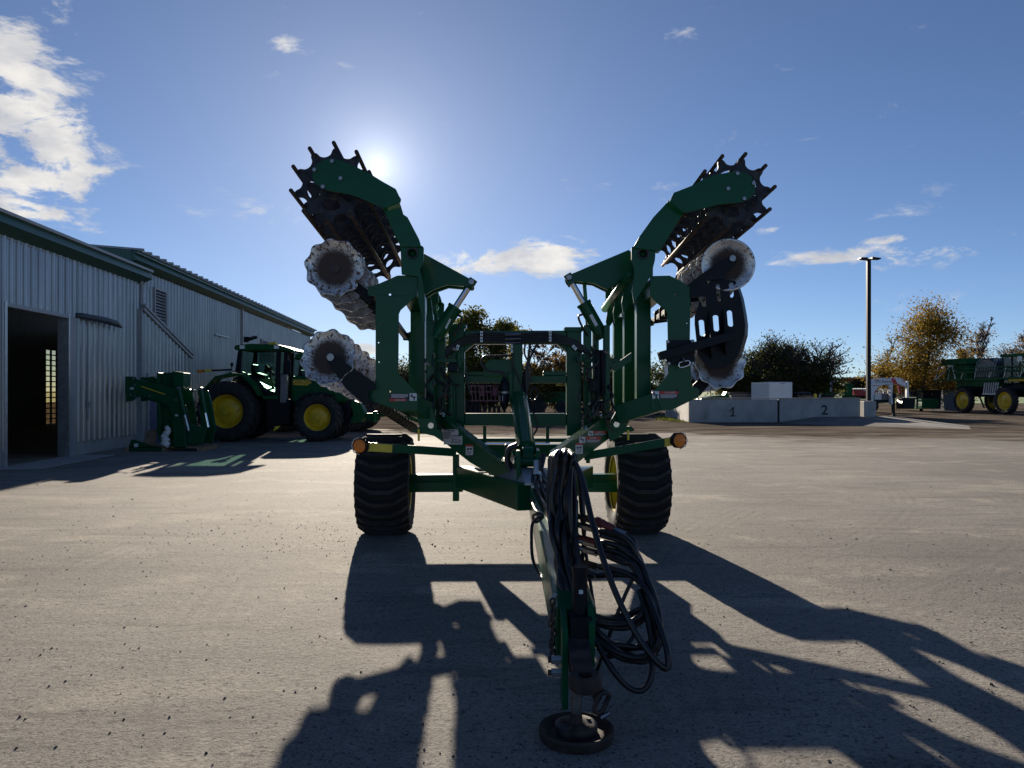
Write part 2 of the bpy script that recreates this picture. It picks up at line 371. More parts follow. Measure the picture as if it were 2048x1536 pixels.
# ================================================================== GROUND
def ground_mat():
    m = bpy.data.materials.new('yard'); m.use_nodes = True; t = NT(m.node_tree); b = m.node_tree.nodes['Principled BSDF']
    g = t.n('ShaderNodeNewGeometry').outputs['Position']; sx = t.n('ShaderNodeSeparateXYZ'); t.l(g, sx.inputs[0])
    big = t.noise(g, .22, 5, .6); mid = t.noise(g, 1.1, 6, .62); fine = t.noise(g, 30, 7, .75); grit = t.noise(g, 95, 4, .65); lump = t.noise(g, 9, 6, .7)
    streak = t.noise(t.vm('MULTIPLY', g, (.25, 1.6, 1)), 2.2, 6, .62, .4)
    c = t.mix(t.ss(big, .35, .68), (.195, .181, .163), (.275, .255, .227))
    c = t.mix(t.m('MULTIPLY', t.ss(mid, .53, .68), .75), c, (.345, .315, .268))
    pat = t.noise(t.vm('MULTIPLY', g, (.5, 1.3, 1)), .75, 5, .6, .5); c = t.mix(t.m('MULTIPLY', t.ss(pat, .54, .66), .55), c, (.37, .335, .28)); c = t.mix(t.m('MULTIPLY', t.ss(pat, .46, .34), .45), c, (.155, .148, .14))
    c = t.mix(t.m('MULTIPLY', t.ss(streak, .53, .68), .6), c, (.135, .126, .115))
    c = t.mix(t.m('MULTIPLY', t.ss(fine, .54, .66), .75), c, (.075, .070, .066))
    pit = t.noise(t.vm('MULTIPLY', g, (.7, 1.3, 1)), 13, 5, .7); area = t.ss(t.noise(g, .9, 4, .6), .38, .60)
    pit_shade = t.m('MULTIPLY', t.ss(pit, .585, .64), area)
    c = t.mix(t.m('MULTIPLY', pit_shade, .85), c, (.05, .047, .047))  # dark flecks: shade inside small pits, mixed into the ground colour
    c = t.mix(t.m('MULTIPLY', t.ss(grit, .64, .74), .55), c, (.46, .44, .40))
    vo = t.n('ShaderNodeTexVoronoi'); vo.inputs['Scale'].default_value = 85; t.l(g, vo.inputs['Vector'])
    vs_ = t.n('ShaderNodeSeparateColor'); t.l(vo.outputs['Color'], vs_.inputs[0])
    pk = t.n('ShaderNodeVectorMath', operation='SCALE'); t.l(c, pk.inputs[0]); t.l(t.m('ADD', .78, t.m('MULTIPLY', vs_.outputs[0], .44)), pk.inputs['Scale']); c = pk.outputs[0]   # each grain its own tone
    c = t.mix(t.m('MULTIPLY', t.ss(vs_.outputs[1], .955, .97), .75), c, (.04, .038, .038)); c = t.mix(t.m('MULTIPLY', t.ss(t.noise(g, 75, 2, .5), .70, .74), .6), c, (.50, .47, .42))
    # curved wheel tracks pressed into the dust
    for cx, cy, rad, wd in ((7.2, 7.5, 9.6, .30), (7.6, 7.6, 11.6, .30), (-4.5, 16.5, 13.0, .35), (-4.2, 16.0, 11.0, .33), (14.0, 3.0, 13.2, .4), (9.0, 14.0, 5.0, .28), (-1.5, 10.5, 1.9, .22)):
        r = t.vm('DISTANCE', t.vm('MULTIPLY', g, (1, 1, 0)), (cx, cy, 0))
        k = t.ss(t.m('ABSOLUTE', t.m('SUBTRACT', r, rad)), wd, wd*.6)
        rib = t.m('PINGPONG', t.m('MULTIPLY', r, 14.0), 1.0)
        c = t.mix(t.m('MULTIPLY', k, t.m('MULTIPLY', t.ss(mid, .40, .62), .30)), c, t.mix(t.ss(rib, .3, .7), (.13, .12, .11), (.23, .215, .19)))
    # loose gravel of the back yard
    e = t.m('ADD', sx.outputs[1], t.m('ADD', t.m('MULTIPLY', t.m('SUBTRACT', streak, .5), 12.0), t.m('MULTIPLY', t.m('SUBTRACT', big, .5), 22.0)))
    e = t.m('ADD', e, t.m('MULTIPLY', sx.outputs[0], .12))
    gm = t.ss(e, 24.0, 31)
    gs = t.noise(t.vm('MULTIPLY', g, (.30, 1.0, 1)), 1.0, 8, .70)
    gc = t.mix(t.ss(gs, .38, .66), (.080, .066, .054), (.215, .182, .150)); gc = t.mix(t.ss(fine, .5, .66), gc, (.055, .047, .041))
    c = t.mix(gm, c, gc)
    t.l(c, b.inputs['Base Color']); t.l(t.m('ADD', t.m('MULTIPLY', fine, .2), .76), b.inputs['Roughness']); t.l(t.m('MULTIPLY', t.m('SUBTRACT', 1.0, gm), .10), b.inputs['Specular IOR Level'])
    h = t.m('ADD', t.m('MULTIPLY', fine, .45), t.m('ADD', t.m('MULTIPLY', mid, .35), t.m('MULTIPLY', lump, .42)))
    h = t.m('ADD', h, t.m('MULTIPLY', grit, .22))
    bp = t.n('ShaderNodeBump'); bp.inputs['Distance'].default_value = .022; t.l(t.m('MULTIPLY', t.m('SUBTRACT', 1.0, t.m('MULTIPLY', gm, .8)), .75), bp.inputs['Strength'])
    t.l(h, bp.inputs['Height']); t.l(bp.outputs[0], b.inputs['Normal']); M['yard'] = m
ground_mat()
def sheet(name, x0, x1, y0, y1, nx, ny, zf, matn, kind='structure'):
    v = [(x0+(x1-x0)*i/nx, y0+(y1-y0)*j/ny, 0) for j in range(ny+1) for i in range(nx+1)]
    v = [(a, b, zf(a, b)) for a, b, _ in v]
    f = [(j*(nx+1)+i, j*(nx+1)+i+1, (j+1)*(nx+1)+i+1, (j+1)*(nx+1)+i) for j in range(ny) for i in range(nx)]
    o = mk(name, v, f, matn, smooth=True); tag(o, kind=kind); return o
yard = sheet('yard_ground', -1500, 1500, -60, 3000, 6, 6, lambda a, b: 0, 'yard')
mat('field', (.10, .17, .03), .9, var=.25, vscale=.05)
field = sheet('crop_field', -250, 420, 110, 460, 8, 8, lambda a, b: .05+2.6*((b-110)/350)**1.2, 'field')

# loose stones and clods on the yard: too many to count
def stones():
    mb = MB()
    for i in range(1500):
        if i < 420:
            px = random.gauss(760, 330); py = random.gauss(1070, 26)
        else:
            px = random.uniform(-50, 2100); py = 905+630*random.random()**2.2
        g = G(px, py); s = random.uniform(.0025, .0085)*(1.7 if random.random() < .04 else 1)
        c = g + Vector((0, 0, s*.35)); a = random.random()*6
        ring = [c+Vector((math.cos(a+k*1.257)*s*random.uniform(.7, 1.2), math.sin(a+k*1.257)*s*random.uniform(.7, 1.2), -s*.4)) for k in range(5)]
        top = [c+Vector((math.cos(a+k*1.257)*s*.55, math.sin(a+k*1.257)*s*.55, s*random.uniform(.3, .7))) for k in range(5)]
        mb.add(ring+top, [(4,3,2,1,0), (5,6,7,8,9)]+[(k, (k+1) % 5, 5+(k+1) % 5, 5+k) for k in range(5)])
    o = mb.mk('loose_stones', mat('stone', (.07, .062, .058), .9, var=.5, vscale=30))
    tag(o, 'small dark stones and clods scattered over the yard', 'stones', kind='stuff')
stones()

# ================================================================== SHEDS
TB = Vector((-.08, 1, 0)).normalized()
MBLD = Matrix(((TB.x, -TB.y, 0, -9.5), (TB.y, TB.x, 0, 0), (0, 0, 1, 0), (0, 0, 0, 1)))   # x along the wall, y inward, z up
PW = .914
def panel(s0, wd, z0, z1, parent, y=0.0, z1b=None, z0b=None):
    """one ribbed cladding sheet, ribs as real relief"""
    prof = []; nr = max(1, round(wd/.3047)); st = wd/nr
    for k in range(nr):
        a = k*st
        prof += [(a, 0), (a+st*.30, 0), (a+st*.33, -.009), (a+st*.38, 0), (a+st*.60, 0), (a+st*.63, -.009), (a+st*.68, 0), (a+st*.80, 0), (a+st*.87, -.042), (a+st*.96, -.042)]
    prof.append((wd, 0))
    z1b = z1 if z1b is None else z1b; z0b = z0 if z0b is None else z0b
    v = []
    for a, q in prof:
        u = a/wd; v += [(s0+a, y+q, z0+(z0b-z0)*u), (s0+a, y+q, z1+(z1b-z1)*u)]
    f = [(2*i, 2*i+2, 2*i+3, 2*i+1) for i in range(len(prof)-1)]
    return mk('cladding_panel', v, f, 'cladding', parent)
def eave(parent, s0, s1, z1, out, fasc, mfasc='trim_green', mgut='gutter_grey'):
    g = MB()
    g.add([(s0, -out, z1), (s1, -out, z1), (s1, -out-.05, z1-fasc*.55), (s0, -out-.05, z1-fasc*.55), (s0, -.0, z1-fasc), (s1, 0, z1-fasc), (s0, 0, z1), (s1, 0, z1)],
          [(0, 1, 2, 3), (3, 2, 5, 4), (0, 6, 7, 1), (0, 3, 4, 6), (1, 7, 5, 2), (6, 4, 5, 7)])
    g.mk('gutter', mfasc, parent)
    t = MB().box(s0, s1, -out-.075, -out+.05, z1+.003, z1+.07); t.mk('eave_trim', mgut, parent)
with frame(MBLD):
    shed = root('metal_shed', (18, 4, 0), 'low grey ribbed metal shed with tall open doorway and green eave trim', 'shed')
    S0, S1, E1 = 6.0, 23.3, 4.95
    D0, D1, DT = 16.45, 19.15, 3.5            # doorway
    s = S0
    while s < S1-.05:
        e = min(s+PW, S1)
        if e <= D0+.02 or s >= D1+.35:
            panel(s, e-s, .34, E1, shed)
        elif s < D0 and e > D0:
            panel(s, D0-s, .34, E1, shed); panel(D0, e-D0, DT, E1, shed)
        elif e > D1 and s < D1+.35:
            if s < D1: panel(s, D1+.35-s, DT, E1, shed)
            if e > D1+.36: panel(D1+.36, e-D1-.36, .34, E1, shed)
        else: panel(s, e-s, DT, E1, shed)
        s = e
    MB().box(S0, D0-.01, .02, .2, 0, .36).box(D1+.3, S1, .02, .2, 0, .36).mk('plinth', 'concrete', shed)
    MB().box(D1+.05, D1+.36, -.03, .12, 0, DT).mk('door_jamb', 'gutter_grey', shed)
    MB().box(D1-.02, D1+.047, -.05, .22, 0, DT+.04).mk('door_jamb', 'galv', shed)
    MB().box(D0-.06, D0+.03, -.05, .2, 0, DT+.04).mk('door_jamb', 'galv', shed)
    MB().box(D0+.032, D1-.022, -.04, .16, DT-.06, DT+.03).mk('door_header', 'gutter_grey', shed)
    # shell: end walls, back wall with the glazed door, roof; seen only through the doorway
    BK = 10.6; GD0, GD1, GDT = 39.2, 43.2, 3.75; SE = 46.0
    sh = MB()
    sh.box(S0, S0+.1, .25, BK, 0, E1); sh.box(S0, GD0, BK, BK+.12, 0, E1+.5); sh.box(GD1, SE, BK, BK+.12, 0, E1+.5); sh.box(GD0, GD1, BK, BK+.12, GDT, E1+.5)
    sh.box(SE, SE+.1, 1.2, BK, 0, 5.2)
    sh.mk('shell_wall', 'gutter_grey', shed)
    MB().add([(S0-.1, -.02, E1+.02), (S1+.15, -.02, E1+.02), (S1+.15, BK+.3, E1+.72), (S0-.1, BK+.3, E1+.72), (S0-.1, -.02, E1-.06), (S1+.15, -.02, E1-.06), (S1+.15, BK+.3, E1+.64), (S0-.1, BK+.3, E1+.64)],
             [(0,1,2,3), (7,6,5,4), (0,4,5,1), (1,5,6,2), (2,6,7,3), (3,7,4,0)]).mk('roof', 'gutter_grey', shed)
    fr = MB()
    for k in range(15): fr.box(GD0, GD1, BK-.03, BK+.05, k*GDT/14-.02, k*GDT/14+.035 if k < 14 else GDT)
    k = GD0
    while k < GD1+.01: fr.box(k, k+.05, BK-.035, BK+.055, 0, GDT); k += .57
    gd = fr.mk('glazed_door', 'black_paint', shed)
    k = GD0
    while k < GD1-.3:
        for j in range(14):
            z0 = j*GDT/14
            MB().box(k+.05, k+.57, BK+.005, BK+.015, z0+.035, z0+GDT/14-.02).mk('pane', 'pane_glass', gd)
        k += .57
    mat('shed_floor', (.26, .21, .15), .8, var=.3, vscale=1.2)
    fl = MB().box(S0+.1, SE, .1, BK, -.05, .012).mk('shed_floor', 'shed_floor'); tag(fl, kind='structure')
    MB().box(D0-.4, D1+.6, -.9, .098, -.05, .010).mk('door_apron', 'concrete', shed)
    eave(shed, S0-.2, S1+.42, E1+.33, .30, .36)
    # bent dark pipe over the door corner
    def W(px, py, off=0.0):
        u = (px-CX)/F; Y = 9.5/(-.08-u); return (Y*1.0032, -off, CH+(HY-py)*Y/F)
    pp = [Vector(W(150, 630, .02)), Vector(W(157, 632, .12)), Vector(W(185, 640, .30)), Vector(W(205, 647, .36)), Vector(W(217, 655, .36))]
    MB().tube(pp, [.06, .075, .085, .09, .02], 9).mk('exhaust_pipe', 'tarp', shed, smooth=True)
    # conduit up the wall
    a = W(172, 690); MB().box(a[0]-.015, a[0]+.015, -.06, -.035, .9, 3.6).box(a[0]-.05, a[0]+.05, -.09, -.034, 1.22, 1.36).mk('conduit', 'gutter_grey', shed)

    # --- taller warehouse behind
    ware = root('metal_warehouse', (38, 5, 0), 'tall long grey ribbed metal warehouse with louvre vents and green gutter', 'warehouse')
    L0, L1, E2, YB = 23.05, 52.7, 5.42, .12
    vents = ((25.03, 26.0, 3.92, 5.0), (39.3, 41.5, 3.25, 4.25))
    s = L0
    while s < L1-.05:
        e = min(s+PW, L1); panel(s, e-s, .05, E2, ware, YB); s = e
    for v0, v1, q0, q1 in ((24.85, 25.95, 3.75, 5.0), (39.0, 41.6, 3.1, 4.3)):
        fr = MB().box(v0, v0+.07, YB-.12, YB-.036, q0, q1).box(v1-.07, v1, YB-.12, YB-.036, q0, q1).box(v0+.07, v1-.07, YB-.12, YB-.036, q0, q0+.07).box(v0+.07, v1-.07, YB-.12, YB-.036, q1-.07, q1)
        lv = fr.mk('louvre_vent', 'gutter_grey', ware)
        MB().box(v0+.05, v1-.05, YB-.045, YB-.035, q0+.05, q1-.05).mk('backing', 'black_paint', lv)
        n = 11
        for k in range(n):
            zz = q0+.07+(q1-q0-.14)*k/n; hh = (q1-q0-.14)/n
            MB().add([(v0+.07, YB-.11, zz), (v1-.07, YB-.11, zz), (v1-.07, YB-.06, zz+hh*.62), (v0+.07, YB-.06, zz+hh*.62), (v0+.07, YB-.10, zz-.012), (v1-.07, YB-.10, zz-.012), (v1-.07, YB-.05, zz+hh*.62-.012), (v0+.07, YB-.05, zz+hh*.62-.012)],
                     [(0,1,2,3), (7,6,5,4), (0,4,5,1), (3,2,6,7), (0,3,7,4), (1,5,6,2)]).mk('slat', 'gutter_grey', lv)
    eave(ware, L0-.25, L1+.2, E2+.30, .16, .32, mgut='trim_green')
    # gable front facing the yard with rake trim, roof sheets with standing ribs
    RS = .07; RD = 22.0
    MB().add([(L0, YB, E2), (L0, RD, E2), (L0, RD, E2+RS*RD), (L0, YB, E2+.05)], [(0, 1, 2, 3)]).mk('gable_wall', 'cladding', ware)
    MB().add([(L0-.28, -.1, E2+.38), (L0-.28, RD, E2+.38+RS*RD), (L0-.28, RD, E2+.02+RS*RD), (L0-.28, -.1, E2+.02), (L0-.04, -.1, E2+.38), (L0-.04, RD, E2+.38+RS*RD), (L0-.04, RD, E2+.02+RS*RD), (L0-.04, -.1, E2+.02)],
             [(0,1,2,3), (7,6,5,4), (0,4,5,1), (3,2,6,7), (0,3,7,4), (1,5,6,2)]).mk('rake_trim', 'trim_green', ware)
    rf = MB(); rf.add([(L0-.28, -.28, E2+.40), (L1+.25, -.28, E2+.40), (L1+.25, RD, E2+.40+RS*RD), (L0-.28, RD, E2+.40+RS*RD), (L0-.28, -.28, E2+.385), (L1+.25, -.28, E2+.385), (L1+.25, RD, E2+.385+RS*RD), (L0-.28, RD, E2+.385+RS*RD)],
           [(0,1,2,3), (7,6,5,4), (0,4,5,1), (1,5,6,2), (2,6,7,3), (3,7,4,0)])
    k = L0-.1
    while k < L1+.2:
        rf.add([(k, -.36, E2+.395), (k+.12, -.36, E2+.395), (k+.09, -.36, E2+.47), (k+.03, -.36, E2+.47), (k, RD, E2+.40+RS*RD), (k+.12, RD, E2+.40+RS*RD), (k+.09, RD, E2+.47+RS*RD), (k+.03, RD, E2+.47+RS*RD)],
               [(0,1,2,3), (0,4,5,1), (1,5,6,2), (2,6,7,3), (3,7,4,0), (7,6,5,4)]); k += .61
    rf.mk('roof', 'gutter_grey', ware)
    MB().box(L1-.02, L1+.06, YB-.06, YB+8, 0, E2+.25).mk('corner_post', 'gutter_grey', ware)
    # downpipes
    MB().tube([(23.5, -.1, 5.1), (23.5, -.1, 4.9), (23.42, -.12, 4.35), (23.42, -.12, 4.1)], .055, 8).mk('downpipe', 'gutter_grey', ware)
    MB().box(35.3, 35.42, YB-.14, YB-.036, .2, E2).mk('downpipe', 'gutter_grey', ware)
    fl_ = MB().box(36.0, 36.12, YB-.2, YB-.03, 3.95, 4.2); fl_.beam((36.06, YB-.2, 4.08), (36.3, YB-.45, 4.2), .3, .14); fl_.mk('floodlight', 'black_paint', ware)
    MB().box(31.2, 33.2, YB-.16, YB-.12, 3.93, 3.97).box(32.1, 32.2, YB-.14, YB-.03, 3.9, 4.0).mk('antenna_bar', 'galv', ware)
    MB().beam((33.2, YB-.3, 2.45), (35.6, YB-.3, 2.45), .25, .18).box(33.9, 34.1, YB-.42, YB-.03, 2.35, 2.55).mk('duct_vent', 'galv', ware)
    # lean-to wedge in the corner, sloped top trim, blue door
    s = 23.32; A0, A1, Z0, Z1 = 23.32, 27.7, 4.12, 2.86
    lean = root('lean_to', (25.5, .1, 0), 'low grey ribbed lean-to wall with sloping trim and blue door beside the shed', 'lean-to')
    zf = lambda q: Z0+(Z1-Z0)*(q-A0)/(A1-A0)
    while s < A1-.05:
        e = min(s+PW, A1); panel(s, e-s, .05, zf(s), lean, -.16, zf(e)); s = e
    MB().beam((A0, -.19, zf(A0)+.02), (A1+.1, -.19, zf(A1)-.01), .12, .10).mk('sloping_trim', 'gutter_grey', lean, bevel=.01)
    MB().beam((A0, -.22, zf(A0)+.13), (A1+.1, -.22, zf(A1)+.10), .12, .08).mk('sloping_trim', 'gutter_grey', lean, bevel=.01)
    MB().box(A0-.045, A0-.002, -.20, .03, 0, Z0).mk('end_trim', 'gutter_grey', lean)
    MB().box(A1, A1+.04, -.18, YB, 0, Z1).mk('end_trim', 'gutter_grey', lean)
    dr = MB().box(23.72, 24.62, -.24, -.17, .02, 2.1).mk('door', 'blue_door', lean)
    MB().box(23.62, 23.72, -.26, -.17, .0, 2.2).box(24.62, 24.72, -.26, -.17, .0, 2.2).box(23.72, 24.62, -.26, -.17, 2.1, 2.2).mk('door_frame', 'gutter_grey', dr)
    MB().cyl((23.82, -.24, 1.0), (23.82, -.31, 1.0), .03).mk('handle', 'galv', dr)
# ================================================================== DISC HARROW (the main machine)
har = root('disc_harrow', (0, 8.8, 0), 'large green folded disc harrow with upright wings, cage rollers and long drawbar', 'disc harrow')
YL, YR = 7.35, 7.75
dL = Vector((-.010, 1, -.10)).normalized(); dR = Vector((.017, 1, -.03)).normalized()
z1 = lambda *p: z(560, 260, .2148, *p)
z2 = lambda *p: z(580, 560, .2148, *p)
z3 = lambda *p: z(1120, 280, .2148, *p)
z4 = lambda *p: z(1120, 560, .2148, *p)
z5 = lambda *p: z(840, 600, .2148, *p)
z6 = lambda *p: z(680, 820, .2148, *p)

# ---- wheels
def wheel(X, Yc, yaw, parent):
    Rr, Wd = .575, .60
    m = Matrix.Translation((X, Yc, Rr-.012)) @ Matrix.Rotation(yaw, 4, 'Z') @ Matrix.Rotation(R(90), 4, 'Y')   # local z = axle
    prof = [(.30, -.25), (.36, -.285), (.45, -.298), (.515, -.285), (.520, -.24), (.530, -.15), (.532, 0), (.530, .15), (.520, .24), (.515, .285), (.45, .298), (.36, .285), (.30, .25)]
    hub = MB(); hub.cyl(m @ Vector((0, 0, -.2)), m @ Vector((0, 0, .2)), .10, n=18)
    for k in range(8):
        a = k*math.pi/4
        for s in (-1, 1): hub.cyl(m @ Vector((.07*math.cos(a), .07*math.sin(a), s*.19)), m @ Vector((.07*math.cos(a), .07*math.sin(a), s*.225)), .012, n=6)
    w_ = autosmooth(hub.mk('wheel', 'yellow', parent))
    car = MB().lathe(prof, m, 72); autosmooth(car.mk('tyre', 'rubber_dark', w_)); ty = MB()
    def surf(u):           # tread radius across the width
        a = abs(u)
        return .540-.003*(a/.15)**2 if a < .2 else .535-.035*((a-.2)/.09)**2
    N = 25
    for k in range(N):
        th0 = 2*math.pi*k/N
        off = lambda u: -.18*max(0, abs(u)-.11)/.18
        for us, ds, hw0 in (((-.118, -.06, 0, .06, .118), 0.0, .050), ((.095, .15, .22, .292), .5, .046), ((-.292, -.22, -.15, -.095), .5, .046)):
            v = []; f = []
            for i, u in enumerate(us):
                r0 = surf(u)-.02; r1 = surf(u)+.032-(.016 if abs(u) > .28 else 0)
                for r, hh in ((r0, hw0), (r1, hw0*.80)):
                    for sg in (-1, 1):
                        th = th0+ds*2*math.pi/N*.0+off(u)+sg*hh
                        v.append(m @ Vector((r*math.cos(th), r*math.sin(th), u)))
            for i in range(len(us)-1):
                a, b = i*4, i*4+4
                f += [(a+2, b+2, b+3, a+3), (a, b, b+2, a+2), (a+1, a+3, b+3, b+1)]
            e = (len(us)-1)*4
            f += [(0, 2, 3, 1), (e, e+1, e+3, e+2)]
            ty.add(v, f)
    ty.mk('tread', 'rubber_worn', w_)
    rp = [(.305, -.255), (.325, -.265), (.325, -.25), (.30, -.235), (.285, -.14), (.26, -.06), (.16, -.03), (.10, -.04), (.10, .04), (.16, .05), (.26, .06), (.285, .14), (.30, .235), (.325, .25), (.325, .265), (.305, .255)]
    autosmooth(MB().lathe(rp, m, 40).mk('rim', 'yellow', w_))
    return w_
wheel(-1.435, 8.8, R(2.6), har); wheel(1.43, 8.86, R(2.6), har)
MB().beam((-1.32, 8.82, .585), (1.32, 8.86, .585), .16, .16).mk('axle', 'green', har, bevel=.01)
for s in (-1, 1):
    MB().beam((s*1.24, 8.66, .535), (s*.55, 8.62, .545), .06, .11).mk('axle_plate', 'green', har, bevel=.004)
    MB().box(s*.62-.035, s*.62+.035, 8.5, 8.56, .40, .92).mk('axle_bracket', 'green', har, bevel=.004)

# ---- scalloped blade and star disc meshes (shared)
def blade_mesh(Rb=.282, lobes=10, depth=.055, notch=.095):
    n = 88; rings = [.0, .10, .25, .45, .65, .82, .93, 1.0]; v = []; f = []
    for side in (0, 1):
        for ri, r in enumerate(rings):
            for i in range(n):
                a = 2*math.pi*i/n
                k = 1-notch*(.5-.5*math.cos(a*lobes))*r**6 if lobes else 1
                rad = Rb*r*k
                h = depth*(r*r) - (0.006 if side else 0)
                v.append((rad*math.cos(a), rad*math.sin(a), h))
    K = len(rings)
    for side in (0, 1):
        o = side*K*n
        for ri in range(K-1):
            for i in range(n):
                q = (o+ri*n+i, o+ri*n+(i+1) % n, o+(ri+1)*n+(i+1) % n, o+(ri+1)*n+i)
                f.append(q if not side else q[::-1])
    f += [((K-1)*n+i, (K-1)*n+(i+1) % n, K*n+(K-1)*n+(i+1) % n, K*n+(K-1)*n+i) for i in range(n)]
    me = bpy.data.meshes.new('blade'); me.from_pydata(v, [], f); me.materials.append(M['blade'])
    me.polygons.foreach_set('use_smooth', [True]*len(f)); return me
BL = blade_mesh(); BLP = blade_mesh(.265, 0)
def blade(me, loc, axis, roll, parent):
    o = bpy.data.objects.new('blade', me); COL.objects.link(o)
    q = Vector(axis).to_track_quat('Z', 'X').to_matrix().to_4x4()
    return reg(o, parent, Matrix.Translation(loc) @ q @ Matrix.Rotation(roll, 4, 'Z'))
def star_mesh(Rs):
    n = 10; out = []
    for k in range(n):
        a0 = 2*math.pi*k/n
        for da, r in ((-.10, Rs*.955), (-.065, Rs*1.0), (.065, Rs*1.0), (.10, Rs*.955)): out.append((r*math.cos(a0+da), r*math.sin(a0+da)))
        for q in range(1, 10):
            u = q/10; da = .10+(2*math.pi/n-.20)*u; r = Rs*(.955-.165*math.sqrt(max(0, 1-(2*u-1)**2))); out.append((r*math.cos(a0+da), r*math.sin(a0+da)))
    holes = []
    for k in range(5):
        a0 = 2*math.pi*(k+.5)/5; h = []
        for da, r in ((-.40, .40), (-.46, .58), (-.40, .645), (-.2, .675), (0, .68), (.2, .675), (.40, .645), (.46, .58), (.40, .40), (0, .36)): h.append((Rs*r*math.cos(a0+da), Rs*r*math.sin(a0+da)))
        holes.append(h)
    mb = MB().poly([(x, y, -.009) for x, y in out], (0, 0, .018), [[(x, y, -.009) for x, y in h] for h in holes])
    me = bpy.data.meshes.new('star_disc'); me.from_pydata([tuple(p) for p in mb.v], [], mb.f)
    bm = bmesh.new(); bm.from_mesh(me); bmesh.ops.recalc_face_normals(bm, faces=bm.faces); bm.to_mesh(me); bm.free()
    me.materials.append(M['star_steel']); return me
mat('star_steel', (.022, .024, .032), .55, metal=.4, var=.5, vscale=14, dirt=(.075, .06, .05), dirt_amt=.40, dscale=9)
def roller(c, ax, Rs, L, ph, parent, nd=8):
    q = ax.to_track_quat('Z', 'X').to_matrix().to_4x4(); base = Matrix.Translation(c) @ q
    sh = MB().cyl(c, c+ax*L, .045, n=14).mk('roller', 'dark_steel', parent, smooth=False)
    me = star_mesh(Rs*.97)
    for k in range(nd):
        o = bpy.data.objects.new('star_disc', me); COL.objects.link(o)
        reg(o, sh, base @ Matrix.Translation((0, 0, .12+(L-.24)*k/(nd-1))) @ Matrix.Rotation(ph, 4, 'Z'))
    for k in range(10):
        a = ph+2*math.pi*k/10; p = base @ Vector((Rs*math.cos(a), Rs*math.sin(a), 0))
        b = MB().cyl(p, p+ax*L, .020, n=9).mk('bar', 'rust', sh)
        b.data.polygons.foreach_set('use_smooth', [True]*9+[False]*2)
    return sh

def bolt(px, py, Y, rpx, parent, ln=.02, name='bolt', matn='steel', n=6, ax=(0, -1, 0)):
    c = P(px, py, Y); a = Vector(ax)
    return MB().cyl(c+a*-.005, c+a*ln, rpx*Y/F, n=n).mk(name, matn, parent, bevel=.001)
WL = 2.55
# ---- LEFT WING ----------------------------------------------------
lw = plate('wing_end_plate', [(735,573.6),(751,570),(775,559.6),(794,551),(833,550),(834.5,560),(832,592),(801,620),(797.5,628),(796.5,744.7),(801,753),(814,764),(841,794),(834.5,801),(834.5,821),(799,822),(741,801),(736,795),(736,780),(738,778),(749,777),(751,774),(751,594),(748,591.5),(738,591.5),(735.5,589)],
           YL, .018, 'green', har, holes=[(779.8,589,2.6,8),(756.8,647,1.7,8),(756.8,685,1.7,8),(757.2,724.3,2.0,8),(779.8,782.3,2.4,8)], axis=dL)
# longitudinal box beams of the wing frame
def prism(name, pts, Y, L, ax, matn, parent, bevel=.006):
    return MB().poly([P(x, y, Y) for x, y in pts], ax*L).mk(name, matn, parent, bevel=bevel)
prism('wing_beam', [(800,556),(834,556),(834,591),(800,591)], YL+.02, WL, dL, 'green', har)
prism('wing_beam', [(800,786),(834,786),(834,819),(800,819)], YL+.02, WL, dL, 'green', har)
prism('wing_beam', [(742,783),(752,783),(752,797),(742,797)], YL+.02, WL, dL, 'black_paint', har)
prism('wing_beam', [(738,577),(752,577),(752,590),(738,590)], YL+.02, WL, dL, 'black_paint', har)
rep(lw, dL*WL)
def post(p_top, p_bot, wd, parent, name='wing_post'): return MB().beam(p_top, p_bot, wd, wd, up=(0, 1, 0)).mk(name, 'green', parent, bevel=.006)
for k, sft in enumerate((.85, 1.6, 2.45)):
    a = P(817, 573, YL)+dL*sft; b = P(817, 803, YL)+dL*sft
    post(a, b, .15, har)
plate('pivot_lug', [(800.6,491),(843.5,491),(847.5,495),(846.5,527),(840,538),(846,565),(850,600),(850,640),(846,650),(836,600),(836,553),(803,548)], YL-.045, .03, 'green', har, holes=[(824.5,506.5,8.5,20)], axis=dL)
rg = MB().lathe([(.042, -.01), (.056, -.01), (.056, .20), (.042, .20)], Matrix.Translation(P(824.5, 506.5, YL-.05)) @ dL.to_track_quat('Z', 'X').to_matrix().to_4x4(), 24, closed=True); rg.mk('pivot_bush', 'dark_steel', har)
MB().cyl(P(824.5, 506.5, YL), P(824.5, 506.5, YL)+dL*WL, .040, n=16).mk('pivot_tube', 'green', har, smooth=True)
for k in range(1, 4): rep(bpy.data.objects[[o.name for o in har.children if o.name.startswith('pivot_lug')][0]], dL*(WL-.05)*k/3)
